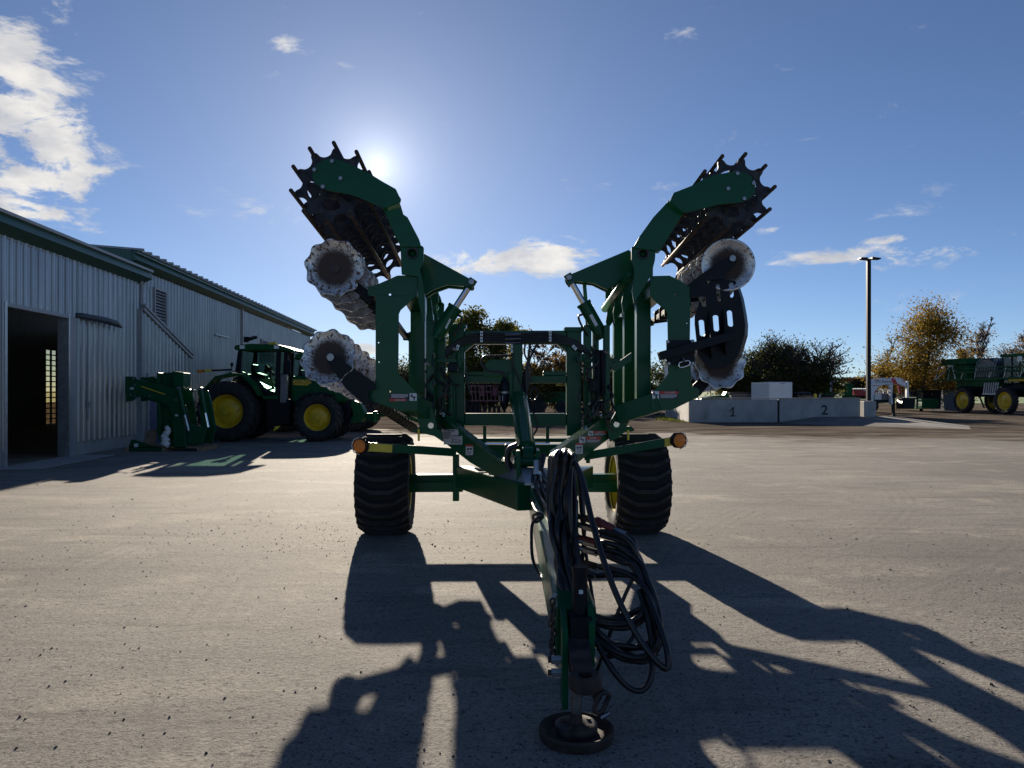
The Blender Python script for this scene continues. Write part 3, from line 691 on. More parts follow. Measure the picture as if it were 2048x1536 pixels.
# roller arm: bent box arm + rounded end plate
arm_px = [(764,415),(799,404),(806,428),(815,434),(838,478),(842,494),(803,494),(790,472),(776,440)]
la = MB().poly([P(x, y, YL-.07) for x, y in arm_px], dL*.10).mk('roller_arm', 'green', har, bevel=.006)
rep(la, dL*(WL-.1)); rep(la, dL*1.5)
plate('roller_end_plate', z1((298,430),(310,375),(345,315),(400,278),(460,262),(530,270),(660,320),(830,402),(960,482),(1078,548),(1110,615),(1126,640),(1122,672),(965,728),(720,622),(640,597),(440,562),(365,525),(312,475)), YL-.16, .016, 'green', har, axis=dL)
lp = [o for o in har.children if o.name.startswith('roller_end_plate')][-1]
for bx, by in ((487,293),(322,372),(566,452),(401,530)):
    q = z1((bx, by))[0]; bolt(q[0], q[1], YL-.16, 4.4, lp, .018)
MB().tube([P(785, 420, YL-.05)+dL*.0, P(785, 420, YL-.05)+dL*WL], .06, 10).mk('roller_tube', 'green', har, smooth=True)
roller(P(660, 362, YL-.12), dL, 80/F*(YL-.12), WL+.05, R(4), har)
# blades: upper row (faces the camera), lower row (with arm in front)
def row(c0, ax, n, sp, tilt, parent, armpts=None, front=None):
    axis = (-ax + Vector(tilt)).normalized()
    for k in range(n):
        b = blade((front if (k == 0 and front) else BL), c0+ax*sp*k, axis, random.random()*6, parent)
        MB().cyl(c0+ax*(sp*k-.012)+axis*.0, c0+ax*(sp*k+.10), .052, .04, n=12).mk('hub', 'dark_steel', b)
row(P(670, 537, YL-.02), dL, 6, .36, (.10, 0, -.08), har)
uarm = MB().beam(P(672, 540, YL+.08), P(745, 600, YL+.14), .02, .09, up=(0, 0, 1)).mk('blade_arm', 'black_paint', har, bevel=.003)
for k in range(1, 6): rep(uarm, dL*.36*k)
row(P(660, 717, YL+.02), dL, 6, .36, (-.16, 0, .10), har)
larm = plate('blade_arm', z2((335,745),(338,705),(360,688),(395,690),(420,705),(790,962),(795,1012),(740,1030),(728,1095),(760,1130),(720,1172),(690,1165),(520,1012)), YL-.09, .022, 'black_paint', har, axis=dL)
for k in range(1, 6): rep(larm, dL*.36*k)
hb = bolt(661.5, 714.5, YL-.09, 7.5, larm, .02, 'hub_nut', 'steel', 16)
for k in range(1, 6): rep(hb, dL*.36*k, [o for o in har.children if o.name.startswith('blade_arm')][-1] if False else har)
# ribbed rubber torsion tube under the wing
rt = MB(); pa, pb = P(752, 806, YL+.02), P(826, 856, 9.6)
N = 46
rt.tube([pa+(pb-pa)*(i/N) for i in range(N+1)], [.058 if (i//2) % 2 else .040 for i in range(N+1)], 12)
rt.mk('rubber_torsion_tube', 'rubber', har)
# fold bracket + cylinder
fb = plate('fold_bracket', z1((1340,1150),(1770,1385),(1800,1410),(1805,1445),(1790,1462),(1560,1440),(1420,1490),(1350,1536),(1330,1500),(1330,1240)), YL+.42, .03, 'green', har, axis=dL)
rep(fb, dL*.14)
bolt(943, 564, YL+.40, 5.5, har, .03, 'pin', 'steel', 14)
def cylinder(a, b, split, r, parent, rr=None):
    a, b = Vector(a), Vector(b); m = a+(b-a)*split
    c = autosmooth(MB().cyl(a, m, r, n=20).cyl(m-(b-a).normalized()*.03, m, r*1.12, n=20).cyl(a-(b-a).normalized()*.05, a+(b-a).normalized()*.02, r*.7, n=14).mk('hydraulic_cylinder', 'green', parent))
    MB().cyl(m, b, rr or r*.45, n=14).mk('rod', 'chrome', c, smooth=False)
    t = (b-a).normalized(); MB().cyl(b-t*.06, b+t*.05, r*.62, n=12).mk('rod_eye', 'green', c)
    return c
cl_ = cylinder(P(876, 668, YL+.5), P(942, 567, YL+.49), .54, .072, har)
MB().poly([P(x, y, YL+.40) for x, y in ((889.5,656),(899,637),(902.5,639),(893,658))], (0, .004, 0)).mk('label_sticker', 'white_decal', cl_)
hose('hydraulic_hose', [P(916, 630, YL+.45), P(924, 637, YL+.44), P(917, 655, YL+.46), P(905, 672, YL+.5)], .012, 'hose_rubber', har)
# lower hinge lug with its pin, catch hook
plate('hinge_lug', [(830,820),(838,803),(847,796),(866,818),(873,848),(874,858),(840,858)], YL+.35, .05, 'green', har)
bolt(862, 851, YL+.35, 6, har, .02, 'hinge_pin', 'chrome', 18)
plate('catch_hook', [(824,863),(838,854),(876,858),(884,866),(886,884),(868,872),(846,867),(830,866)], YL+.36, .05, 'green', har)
MB().cyl(P(837.5, 858, YL+.32), P(837.5, 882, YL+.32), .011, n=8).mk('latch_pin', 'reflector_yellow', har)
# ---- RIGHT WING ---------------------------------------------------
rw = plate('wing_end_plate', [(1300,552),(1339,551),(1360.6,561),(1375.6,572),(1388.5,573),(1394,577.5),(1393,591),(1384,594),(1381,597),(1380,680),(1383,772.6),(1395,776),(1399,781),(1397,794),(1348,818),(1339,820),(1307,819),(1302.6,815.6),(1303.7,785.5),(1330,757),(1337,746),(1336,680),(1335,628.7),(1331.6,622),(1300,592)],
           YR, .018, 'green', har, holes=[(1351.7,589.8,2.2,8),(1374,646.5,1.2,6),(1354.5,780,2.2,8),(1310,806,2.4,6)], axis=dR)
prism('wing_beam', [(1300.5,556),(1334,556),(1334,591),(1300.5,591)], YR+.02, WL, dR, 'green', har)
prism('wing_beam', [(1303,787),(1337,787),(1337,818),(1303,818)], YR+.02, WL, dR, 'green', har)
prism('wing_beam', [(1382,577),(1392,577),(1392,590),(1382,590)], YR+.02, WL, dR, 'black_paint', har)
rep(rw, dR*WL)
for sft, x in ((.55, 1302), (1.35, 1296), (2.4, 1296)):
    post(P(x, 574, YR)+dR*sft, P(x, 803, YR)+dR*sft, .15, har)
plate('pivot_lug', [(1263,495),(1268,491.6),(1300,493),(1311,505),(1310,520),(1306,536),(1306,551),(1300,553),(1299,557),(1268,606),(1264,581),(1268,559),(1268,536),(1263,523)], YR-.045, .03, 'green', har, holes=[(1286.5,507.7,8.5,20)], axis=dR)
rlug = [o for o in har.children if o.name.startswith('pivot_lug')][-1]
for k in range(1, 4): rep(rlug, dR*(WL-.05)*k/3)
MB().lathe([(.042, -.01), (.056, -.01), (.056, .20), (.042, .20)], Matrix.Translation(P(1286.5, 507.7, YR-.05)) @ dR.to_track_quat('Z', 'X').to_matrix().to_4x4(), 24, closed=True).mk('pivot_bush', 'dark_steel', har)
MB().cyl(P(1286.5, 507.7, YR), P(1286.5, 507.7, YR)+dR*WL, .040, n=16).mk('pivot_tube', 'green', har, smooth=True)
MB().cyl(P(1262, 548, YR+.06), P(1262, 548, YR+.06)+dR*WL, .050, n=16).mk('pivot_tube', 'green', har, smooth=True)
ra = MB().poly([P(x, y, YR-.07) for x, y in ((1337,400),(1367,426),(1345,462),(1320,503),(1266,496),(1279,473),(1307,434),(1335,404))], dR*.10).mk('roller_arm', 'green', har, bevel=.006)
rep(ra, dR*(WL-.1)); rep(ra, dR*1.5)
rp_ = plate('roller_end_plate', z3((1060,490),(1240,420),(1340,360),(1450,322),(1620,292),(1720,300),(1785,338),(1820,405),(1817,485),(1772,545),(1690,580),(1480,600),(1180,675),(1140,670),(1020,572)), YR-.16, .016, 'green', har, axis=dR)
for bx, by in ((1650,313),(1800,405),(1563,455),(1713,548)):
    q = z3((bx, by))[0]; bolt(q[0], q[1], YR-.16, 4.2, rp_, .018)
MB().tube([P(1350, 418, YR-.05), P(1350, 418, YR-.05)+dR*WL], .06, 10).mk('roller_tube', 'green', har, smooth=True)
roller(P(1475, 380, YR-.12), dR, 75/F*(YR-.12), WL+.05, R(13), har)
row(P(1455, 531, YR+.06), dR, 7, .36, (-.12, 0, -.05), har, front=BLP)
rarm = MB().poly([P(x, y, YR-.02) for x, y in z3((1570,1090),(1600,1070),(1640,1080),(1650,1110),(1640,1135),(1520,1295),(1360,1310),(1370,1450),(1215,1470),(1215,1330),(1330,1240))], dR*.022).mk('blade_arm', 'black_paint', har, bevel=.003)
for k in range(1, 7): rep(rarm, dR*.36*k)
bolt(1464.5, 517, YR-.02, 6.5, rarm, .02, 'hub_nut', 'steel', 16)
row(P(1437, 727, YR+.22), dR, 6, .36, (.14, 0, .08), har)
larm2 = MB().poly([P(x, y, YR+.30) for x, y in ((1440,715),(1452,727),(1400,792),(1384,784),(1386,770))], dR*.022).mk('blade_arm', 'black_paint', har, bevel=.003)
for k in range(1, 6): rep(larm2, dR*.36*k)
prism('rubber_torsion_tube', [(1384,780),(1398,780),(1398,795),(1384,795)], YR+.05, WL, dR, 'rubber', har)
# fold bracket + cylinder, right
fb = plate('fold_bracket', z3((50,1280),(70,1262),(640,1022),(662,1040),(680,1200),(660,1240),(440,1395),(310,1332),(140,1313),(92,1352),(60,1310)), YR+.42, .03, 'green', har, axis=dR)
rep(fb, dR*.14)
bolt(1138, 555, YR+.40, 5.2, har, .03, 'pin', 'steel', 14)
cr_ = cylinder(P(1202, 668, YR+.5), P(1139, 557, YR+.49), .56, .072, har)
MB().poly([P(x, y, YR+.40) for x, y in ((1178.5,631),(1184,627.5),(1196.5,650),(1190.5,653))], (0, .004, 0)).mk('label_sticker', 'white_decal', cr_)
MB().beam(P(1168, 562, YR+.6), P(1176, 660, YR+.6), .04, .04).mk('stay_bar', 'green', har)
hose('hydraulic_hose', [P(1166, 628, YR+.45), P(1157, 634, YR+.44), P(1165, 655, YR+.46), P(1175, 672, YR+.5)], .012, 'hose_rubber', har)
# inward lower beam to the hinge, hinge lug
MB().beam(P(1322, 803, YR+.05), P(1238, 828, YR+.30), .16, .19).mk('hinge_beam', 'green', har, bevel=.006)
MB().beam(P(812, 803, YL+.05), P(852, 822, YL+.42), .14, .17).mk('hinge_beam', 'green', har, bevel=.006)
plate('hinge_lug', [(1219,852),(1224,838),(1240,808),(1256,812),(1262,838),(1254,850),(1250,860),(1228,860)], YR+.33, .05, 'green', har)
bolt(1232.5, 848.5, YR+.33, 6, har, .02, 'hinge_pin', 'chrome', 18)
plate('catch_hook', [(1214,862),(1228,856),(1250,854),(1262,852),(1270,860),(1264,863),(1250,864),(1236,876),(1220,884)], YR+.36, .05, 'green', har)
MB().cyl(P(1256, 860, YR+.30), P(1256.5, 880, YR+.30), .011, n=8).mk('latch_pin', 'reflector_yellow', har)
# ---- black side guard on its clamp bracket
sc7 = lambda *p: z(1300, 540, .16923, *p)
gd_ = MB().poly([P(x, y, YR-.04) for x, y in sc7((190,830),(520,826),(525,1120),(195,1122))], (0, -.02, 0)).mk('guard_clamp', 'black_paint', har, bevel=.003)
for q in sc7((208,848),(496,840),(220,1106),(503,1102)): bolt(q[0], q[1], YR-.07, 3.4, gd_, .02)
MB().beam(P(1318, 713, YR-.12), P(1474, 668, YR-.12), .10, .085, up=(0, 0, 1)).mk('guard_tube', 'black_paint', gd_, bevel=.004)
gp = [(665,170),(750,110),(920,110),(1010,130),(1075,330),(1110,520),(1125,640),(1120,760),(1050,1000),(1000,1070),(900,1140),(800,1170),(700,1150),(620,1080),(570,990),(550,830),(530,640),(530,540),(590,360),(620,430),(665,430)]
slots = [sc7((575,605),(590,590),(625,590),(640,610),(652,760),(640,780),(605,782),(590,765)), sc7((742,550),(757,534),(795,534),(810,552),(820,705),(805,724),(770,724),(755,708)),
         sc7((908,495),(925,478),(955,478),(972,497),(985,650),(972,668),(940,668),(922,650)), sc7((778,190),(790,165),(825,160),(830,190),(838,360),(815,375),(795,360),(785,290)), sc7((932,170),(950,140),(980,140),(988,170),(992,300),(978,325),(955,325),(944,300))]
g_ = MB().poly([P(x, y, YR+.02) for x, y in sc7(*gp)], (0, .012, 0), [[P(x, y, YR+.02) for x, y in s] for s in slots]).mk('guard_plate', 'black_paint', gd_)
for a, b in ((sc7((685,500))[0], sc7((725,1050))[0]), (sc7((855,460))[0], sc7((890,1005))[0])):
    MB().poly([P(a[0], a[1], YR+.02), P(b[0], b[1], YR+.02), P((a[0]+b[0])/2+3, b[1]-20, YR-.16), P((a[0]+b[0])/2, a[1]+30, YR-.10)], (.012, 0, 0)).mk('guard_rib', 'black_paint', gd_)
cw = MB()  # curved edge wing of the guard
ed = sc7((1010,130),(1075,330),(1110,520),(1125,640),(1120,760),(1050,1000),(1000,1070)); v = []
for x, y in ed: v += [P(x-2, y, YR+.02), P(x+6, y+3, YR+.22)]
cw.add(v, [(2*i, 2*i+2, 2*i+3, 2*i+1) for i in range(len(ed)-1)]); cw.mk('guard_flange', 'black_paint', gd_)
lt = sc7((340,1110),(352,1092),(400,1080),(450,1070),(470,1085),(472,1105),(455,1125),(400,1145),(355,1152),(342,1135))
MB().tube(spline([P(x, y, YR-.10) for x, y in lt+lt[:1]], 3), .008, 6).mk('locking_ring', 'chrome', gd_, smooth=True)
MB().cyl(P(1366.5, 717, YR-.09), P(1368, 724, YR-.11), .018, .012, n=10).mk('locking_pin', 'steel', gd_)
# ---- CENTRE FRAME -------------------------------------------------
YC = 8.35
def bar(name, x0, y0, x1, y1, Y, t, matn='green', parent=None, bevel=.006):
    a, b = P(x0, y1, Y), P(x1, y0, Y)
    return MB().box(a.x, b.x, Y, Y+t, a.z, b.z).mk(name, matn, parent or har, bevel=bevel)
bar('frame_post', 897, 655, 928.5, 872, YC, .16); bar('frame_post', 1133.5, 655, 1163, 872, YC, .16)
bar('frame_beam', 929, 661, 1133, 688, YC+.01, .14); bar('frame_beam', 929, 751, 1133, 766, YC+.01, .14)
bar('frame_beam', 929, 827, 1133, 851, YC+.01, .14)
bar('frame_cap', 898, 648, 932, 656, YC-.02, .2); bar('frame_cap', 1129, 654, 1166, 663, YC-.02, .2)
for a, b, c in (((929, 688), (948, 688), (929, 704)), ((1133, 688), (1114, 688), (1133, 704))):
    MB().poly([P(*a, YC+.02), P(*b, YC+.02), P(*c, YC+.02)], (0, .12, 0)).mk('corner_gusset', 'green', har)
bar('frame_pad', 935, 743, 978, 751, YC+.02, .12); bar('frame_pad', 1086, 742, 1132, 751, YC+.02, .12)
plate('mast_plate', [(968,733),(972,724),(980,719),(1026,718),(1026,752),(966,752),(966,740)], YC-.06, .04, 'green', har)
bar('mast', 1026, 688, 1045, 800, YC-.14, .15)
bar('mast_cheek', 1016, 744, 1026, 802, YC-.16, .18); bar('mast_cheek', 1045.5, 744, 1052, 802, YC-.16, .18, 'black_paint')
# lower cross members, chrome tie rod and rear axle beam
bar('frame_leg', 966, 852, 972.5, 888, YC+.03, .06); bar('frame_leg', 1092, 852, 1098.5, 888, YC+.03, .06)
bar('frame_beam', 929, 877, 1140, 884.5, YC+.04, .06)
MB().cyl(P(965, 887.5, YC-.02), P(1100, 887.5, YC-.02), .015, n=10).mk('tie_rod', 'chrome', har, smooth=False)
bar('cross_beam', 940, 889, 1165, 914, YC+.05, .2)
# hinge posts carrying the wings, with brackets
for x0, x1, yy in ((853, 868, 7.95), (872, 890, 8.2)): bar('hinge_post', x0, 640, x1, 862, yy, .12)
for x0, x1, yy in ((1168, 1183, 8.25), (1186, 1198, 8.35), (1208, 1220, 8.1)): bar('hinge_post', x0, 650, x1, 862, yy, .11)
bar('valve_bracket', 843, 717, 929, 725.5, YC-.22, .10); bar('valve_bracket', 1157, 716, 1238, 725, YC-.16, .10)
plate('stay_gusset', [(1214,728),(1240,721),(1263,705),(1263,722),(1232,743),(1225,740)], YC-.2, .05, 'green', har)
for px, py, r in ((918, 714, 7), (918, 729, 6), (1162, 716, 7)):
    MB().cyl(P(px, py-8, YC-.2), P(px, py+6, YC-.2), r/F*YC, n=12).mk('valve', 'green', har)
# slim vertical lift cylinders
for px, Y in ((901, YC-.12), (1180, YC-.12)):
    c = cylinder(P(px, 772, Y), P(px+1 if px > 1000 else px+2, 872, Y), .72, .045, har)
for px in (1196, 1206): MB().cyl(P(px, 700, YC-.25), P(px, 790, YC-.25), .03, n=10).mk('lift_cylinder', 'black_paint', har)
# accumulator bottle
c = P(1009, 790, YC-.28); s_ = (YC-.28)/F
ac = autosmooth(MB().lathe([(0, 36*s_), (4*s_, 36*s_), (4.5*s_, 31*s_), (8*s_, 27*s_), (9.6*s_, 20*s_), (9.6*s_, -14*s_), (8*s_, -22*s_), (3*s_, -29*s_), (2*s_, -36*s_), (0, -36*s_)], Matrix.Translation(c), 20).mk('accumulator', 'black_paint', har))
MB().lathe([(9.9*s_, 7*s_), (9.9*s_, 3*s_)], Matrix.Translation(c), 20).mk('band', 'steel', ac)
MB().add([c+Vector((-9.5*s_, -3*s_, -1*s_)), c+Vector((-3*s_, -9.8*s_, -1*s_)), c+Vector((-3*s_, -9.8*s_, -12*s_)), c+Vector((-9.5*s_, -3*s_, -12*s_))], [(0,1,2,3)]).mk('label_sticker', 'white_decal', ac)
hose('hydraulic_hose', [P(1022, 711, YC-.2), P(990, 712, YC-.25), P(968, 714, YC-.28), P(963, 727, YC-.28), P(975, 741, YC-.28), P(997, 744, YC-.28), P(1007, 747, YC-.28), P(1009, 757, YC-.28)], .014, 'hose_rubber', har)
# hose run over the top beam with clamps
for k in range(6):
    o = k*3.6-9
    hose('hydraulic_hose', [P(862+k, 728-o*.5, YC-.15), P(895, 703+o*.7, YC-.09), P(922, 684+o*.6, YC-.06), P(960, 675+o, YC-.05), P(1030, 676+o*.9, YC-.05), P(1100, 675+o, YC-.05), P(1140, 684+o*.6, YC-.06), P(1165, 697+o*.6, YC-.09), P(1186, 712-o*.4, YC-.12)], .012, 'hose_rubber', har)
for k in range(3):
    a, b = P(1010, 670+k*8, YC-.08), P(1042, 669+k*8.5, YC-.08); MB().cyl(a, b, .013, n=8).mk('hose_coupling', 'steel', har)
for x, y, w_, h_, an in ((963, 667, 5, 10, 0), (963, 679, 5, 10, 0), (1100.5, 666, 5, 10, 0), (1100.5, 678, 5, 10, 0), (1024, 698, 5, 15, 0), (915, 695, 6, 11, .35), (1149, 695, 6, 11, -.75)):
    ca, sa = math.cos(an), math.sin(an)
    pts = [(x+dx*ca-dy*sa, y+dx*sa+dy*ca) for dx, dy in ((-w_/2, -h_/2), (w_/2, -h_/2), (w_/2, h_/2), (-w_/2, h_/2))]
    cp = plate('hose_clamp', pts, YC-.10, .03, 'galv', har, bevel=.001); bolt(x, y, YC-.10, 1.6, cp, .012, 'bolt', 'black_paint')
for pts in ([(1050, 688), (1050, 710), (1062, 735), (1057, 775)], [(1060, 688), (1056, 720), (1052, 745), (1054, 790)], [(1077, 684), (1062, 712), (1056, 740), (1056, 780)],
            [(1024, 706), (1028, 735), (1040, 762), (1046, 785)], [(1058, 790), (1068, 775), (1076, 788), (1070, 800), (1060, 798)], [(1038, 800), (1052, 812), (1068, 828), (1075, 850), (1068, 868), (1050, 876), (1030, 882)],
            [(850, 742), (880, 765), (900, 782)], [(846, 796), (870, 812), (905, 830)], [(880, 735), (890, 755), (905, 768), (920, 770)], [(1190, 740), (1200, 752), (1215, 745), (1222, 735)],
            [(1160, 745), (1180, 760), (1186, 790), (1178, 815)], [(932, 730), (934, 760), (940, 790)], [(1200, 700), (1205, 760), (1200, 800), (1208, 830)], [(1190, 690), (1196, 740), (1192, 800)]):
    hose('hydraulic_hose', [P(x, y, YC-.22) for x, y in pts], random.choice((.010, .013)), 'hose_rubber', har)
# untidy hydraulics round the hinge posts
for k in range(16):
    x = (random.uniform(846, 900) if k % 2 else random.uniform(1160, 1222)); y = random.uniform(690, 800); dy = random.uniform(30, 80)
    hose('hydraulic_hose', [P(x, y, 7.92), P(x+random.uniform(-14, 14), y+dy*.35, 7.86), P(x+random.uniform(-16, 16), y+dy*.7, 7.86), P(x+random.uniform(-10, 10), y+dy, 7.95)], random.choice((.009, .012, .014)), 'hose_rubber', har)
for k in range(18):
    x = (random.uniform(850, 935) if k % 2 else random.uniform(1150, 1222)); y = random.uniform(695, 850); a = random.uniform(0, 6.28); L_ = random.uniform(4, 9)
    MB().cyl(P(x, y, 7.9), P(x+L_*math.cos(a), y+L_*math.sin(a), 7.93), random.uniform(.010, .02), n=6).mk('hose_fitting', random.choice(('steel', 'galv', 'black_paint')), har)
for x, y, w_, h_ in ((1196, 812, 26, 22), (905, 735, 20, 16), (1188, 770, 18, 26)):
    bar('valve_block', x-w_/2, y-h_/2, x+w_/2, y+h_/2, 8.0, .14, 'black_paint')
# big top-link cylinder running forward and down to the drawbar
A, B = P(1038, 800, 7.95), P(1056, 918, 6.75)
tl = autosmooth(MB().cyl(A, A+(B-A)*.86, .086, n=28).cyl(A-(B-A)*.02, A+(B-A)*.03, .092, n=28).mk('top_link_cylinder', 'green', har))
MB().cyl(A+(B-A)*.86, B, .045, n=16).mk('rod', 'chrome', tl)
cl2 = MB(); 
for s in (-1, 1): cl2.box(B.x+s*.085-.018, B.x+s*.085+.018, 6.6, 6.95, .84, 1.10)
cl2.cyl(B+Vector((-.12, 0, -.02)), B+Vector((.12, 0, -.02)), .05, n=16); cl2.cyl(B+Vector((-.05, .05, .02)), B+Vector((.05, .05, .02)), .085, n=20)
cl2.mk('top_link_clevis', 'green', har, bevel=.006)
# V-shaped drawbar: oblique gusset plates, top flanges, lower box arms
fyl = lambda px: 4.278/((px-CX)/F+.625)        # the plates stand in true oblique planes X = a + bY
fyr = lambda px: -3.833/((px-CX)/F-.595)
plate('drawbar_gusset', [(880,826),(1007,923),(1046,964),(1040,975),(979,948),(940,925),(901,895),(882,880)], fyl, .02, 'green', har)
plate('drawbar_gusset', [(1214,827),(1218,877),(1192,897),(1156,925),(1116,965),(1098,960),(1109,902),(1192,841)], fyr, .02, 'green', har)
MB().beam(P(880, 826, 8.06), P(1010, 925, 6.98), .07, .02).mk('drawbar_flange', 'green_gloss', har)
MB().beam(P(1215, 826, 8.16), P(1106, 905, 7.05), .07, .02).mk('drawbar_flange', 'green_gloss', har)
MB().beam(P(925, 953, 8.5), P(1052, 993, 6.45), .16, .235).mk('drawbar_arm', 'green', har, bevel=.008)
MB().beam(P(1172, 953, 8.5), P(1090, 993, 6.45), .16, .235).mk('drawbar_arm', 'green', har, bevel=.008)
MB().poly([P(977,947,7.3), P(1005,922,7.2), P(1040,934,6.7), P(1096,936,6.7), P(1106,905,7.1), P(1140,940,7.2), P(1090,966,6.42), P(1050,966,6.42)], (0, 0, -.02)).mk('drawbar_top_plate', 'galv', har)
# tongue
TA, TBp = Vector((.243, 6.75, .725)), Vector((.312, 3.78, .425))
MB().beam(TA, TBp, .20, .26).mk('drawbar_tongue', 'green', har, bevel=.012)
def TG(t, dx=0, dz=0): return TA+(TBp-TA)*t+Vector((dx, 0, dz))
MB().beam(TG(.02, .07, .16), TG(.62, .07, .15), .05, .05).mk('hose_tray', 'black_paint', har)
# four hoses along the tongue with two clamp bars
for k in range(4):
    x = -.075+.045*k
    hose('hydraulic_hose', [P(1012+k*2, 890+k*3, 7.2), P(1018+k*4, 918+k*2, 7.0), P(1036+k*6, 938, 6.75), TG(.03, x, .20), TG(.10, x, .17), TG(.16, x+.01, .19), TG(.22, x+.02, .155), TG(.40, x+.05, .15), TG(.58, x+.09, .10)], .017, 'hose_rubber', har)
for t in (.04, .17): MB().beam(TG(t, -.10, .165), TG(t, .10, .165), .05, .03).mk('clamp_bar', 'galv', har, bevel=.003)
hose('brake_hose', [P(1035, 890, 6.9), P(1018, 900, 6.9), P(1016, 930, 6.9), P(1032, 945, 6.85), P(1056, 944, 6.8), P(1072, 950, 6.7)], .028, 'hose_rubber', har)
hose('brake_hose', [P(1080, 925, 6.5), P(1088, 910, 6.5), P(1082, 940, 6.4)], .02, 'hose_rubber', har)
MB().cyl(P(1074, 922, 6.5), P(1074, 950, 6.45), .03, n=12).cyl(P(1066, 945, 6.5), P(1080, 945, 6.5), .025, n=10).mk('relief_valve', 'galv', har)
hose('lighting_cable', [P(1062, 1000, 6.0), P(1072, 1022, 5.4), P(1085, 1030, 5.2), P(1066, 1045, 5.2), P(1063, 1080, 5.1), P(1066, 1120, 5.0), P(1080, 1150, 4.9), P(1095, 1165, 4.7)], .011, 'hose_rubber', har)
hose('lighting_cable', [P(1066, 1038, 5.3), P(1068, 1030, 5.25), P(1082, 1028, 5.2), P(1086, 1034, 5.2), P(1074, 1044, 5.2), P(1066, 1042, 5.2)], .009, 'hose_rubber', har)
# hose stand: upright with hook, front plate, couplers
MB().beam(TG(.75, .05, .1), P(1128, 915, 4.62), .05, .04).tube([P(1112, 912, 4.5), P(1112, 905, 4.55), P(1140, 905, 4.6), P(1150, 912, 4.6)], .014, 8).mk('hose_stand', 'green', har)
bar('coupler_plate', 1142, 1000, 1157, 1133, 4.32, .16); 
MB().beam(P(1150, 1130, 4.4), P(1150, 1215, 4.3), .06, .1).mk('coupler_post', 'green', har)
bar('label_sticker', 1132, 1104, 1141, 1116, 4.18, .006, 'white_decal', bevel=0)
for py, mt in ((1035, 'dark_steel'), (1052, 'steel'), (1077, 'red_sleeve'), (1083, 'steel'), (1098, 'steel'), (1125, 'rust'), (1145, 'steel')):
    a, b = P(1155, py-3, 4.35), P(1193, py+8, 4.25)
    cc = MB().cyl(a, a+(b-a)*.45, .016, n=10).cyl(a+(b-a)*.4, b, .021, n=6).mk('hose_coupler', mt, har)
cc = MB().cyl(P(1193, 1042, 4.25), P(1205, 1048, 4.22), .026, n=12).cyl(P(1203, 1046, 4.22), P(1228, 1058, 4.18), .021, n=12).mk('hose_sleeve', 'red_sleeve', har, smooth=False)
MB().cyl(P(1228, 1058, 4.18), P(1252, 1068, 4.15), .013, n=8).mk('hose_ferrule', 'steel', har)
# bundle of supply hoses: over the hook, down, around in loops to the couplers
def HP(l, jit=0.0):
    return [P(x+random.uniform(-jit, jit), y, Y) for x, y, Y in l]
bundle_top = [(1103+3.9*k, 913-(6 if 2 < k < 9 else 0), 4.42-.035*(k % 4)) for k in range(13)]
loops = [
 [(1200,1235,3.98),(1240,1238,3.95),(1275,1222,3.98),(1293,1190,4.0),(1288,1140,4.05),(1265,1092,4.1),(1240,1073,4.15),(1196,1062,4.24)],
 [(1160,1235,3.92),(1210,1252,3.9),(1255,1255,3.9),(1288,1236,3.92),(1298,1200,3.95),(1285,1135,4.0),(1255,1100,4.1),(1215,1086,4.18),(1194,1086,4.24)],
 [(1190,1272,3.85),(1240,1305,3.8),(1290,1318,3.8),(1320,1285,3.8),(1314,1230,3.85),(1290,1160,3.95),(1250,1112,4.1),(1194,1092,4.24)],
 [(1180,1262,3.9),(1230,1310,3.82),(1280,1322,3.82),(1312,1300,3.82),(1300,1210,3.9),(1270,1140,4.0),(1240,1116,4.1),(1194,1104,4.24)],
 [(1195,1277,3.86),(1250,1292,3.84),(1300,1292,3.84),(1318,1262,3.84),(1300,1190,3.9),(1262,1150,4.0),(1210,1134,4.15),(1194,1133,4.24)],
 [(1170,1250,3.88),(1215,1285,3.85),(1265,1312,3.82),(1305,1310,3.82),(1320,1270,3.82),(1305,1200,3.88),(1268,1155,4.0),(1225,1150,4.1),(1194,1152,4.22)],
 [(1150,1200,3.9),(1185,1270,3.8),(1220,1332,3.72),(1255,1373,3.7),(1285,1380,3.7),(1303,1350,3.72),(1304,1290,3.78),(1292,1225,3.85),(1278,1180,3.92)],
 [(1165,1225,3.95),(1195,1244,3.93),(1225,1248,3.92),(1262,1240,3.92),(1290,1215,3.95),(1291,1160,4.0),(1272,1110,4.08),(1248,1085,4.15),(1200,1070,4.22)],
]
for k, (bx, by, bY) in enumerate(bundle_top):
    mid = [(bx-3+2*math.sin(k*2.1), 940, bY-.02), (bx-6+6*math.sin(k*1.7), 1000, bY-.06+.05*math.sin(k)), (1104+3.4*k+8*math.sin(k*2.3), 1065, 4.2+.05*math.cos(k*1.9)), (1112+3.0*k+9*math.sin(k*1.1+1), 1120, 4.12+.04*math.sin(k*3)), (1118+3*k+5*math.sin(k*1.9), 1170, 4.03+.03*math.cos(k*2))]
    pre = [(1130, 900, 4.55), (bx, by, bY)]
    lp2 = loops[k % len(loops)]
    if k >= len(loops): lp2 = [(x+random.uniform(-7, 7), y+random.uniform(-9, 9), Y+random.uniform(-.05, .03)) for x, y, Y in lp2[:-1]]+[lp2[-1]]
    hose('supply_hose', HP(pre+mid+[(1135+2.5*k, 1208, 3.97)]+lp2), .0150, 'hose_rubber', har, n=8, k=7)
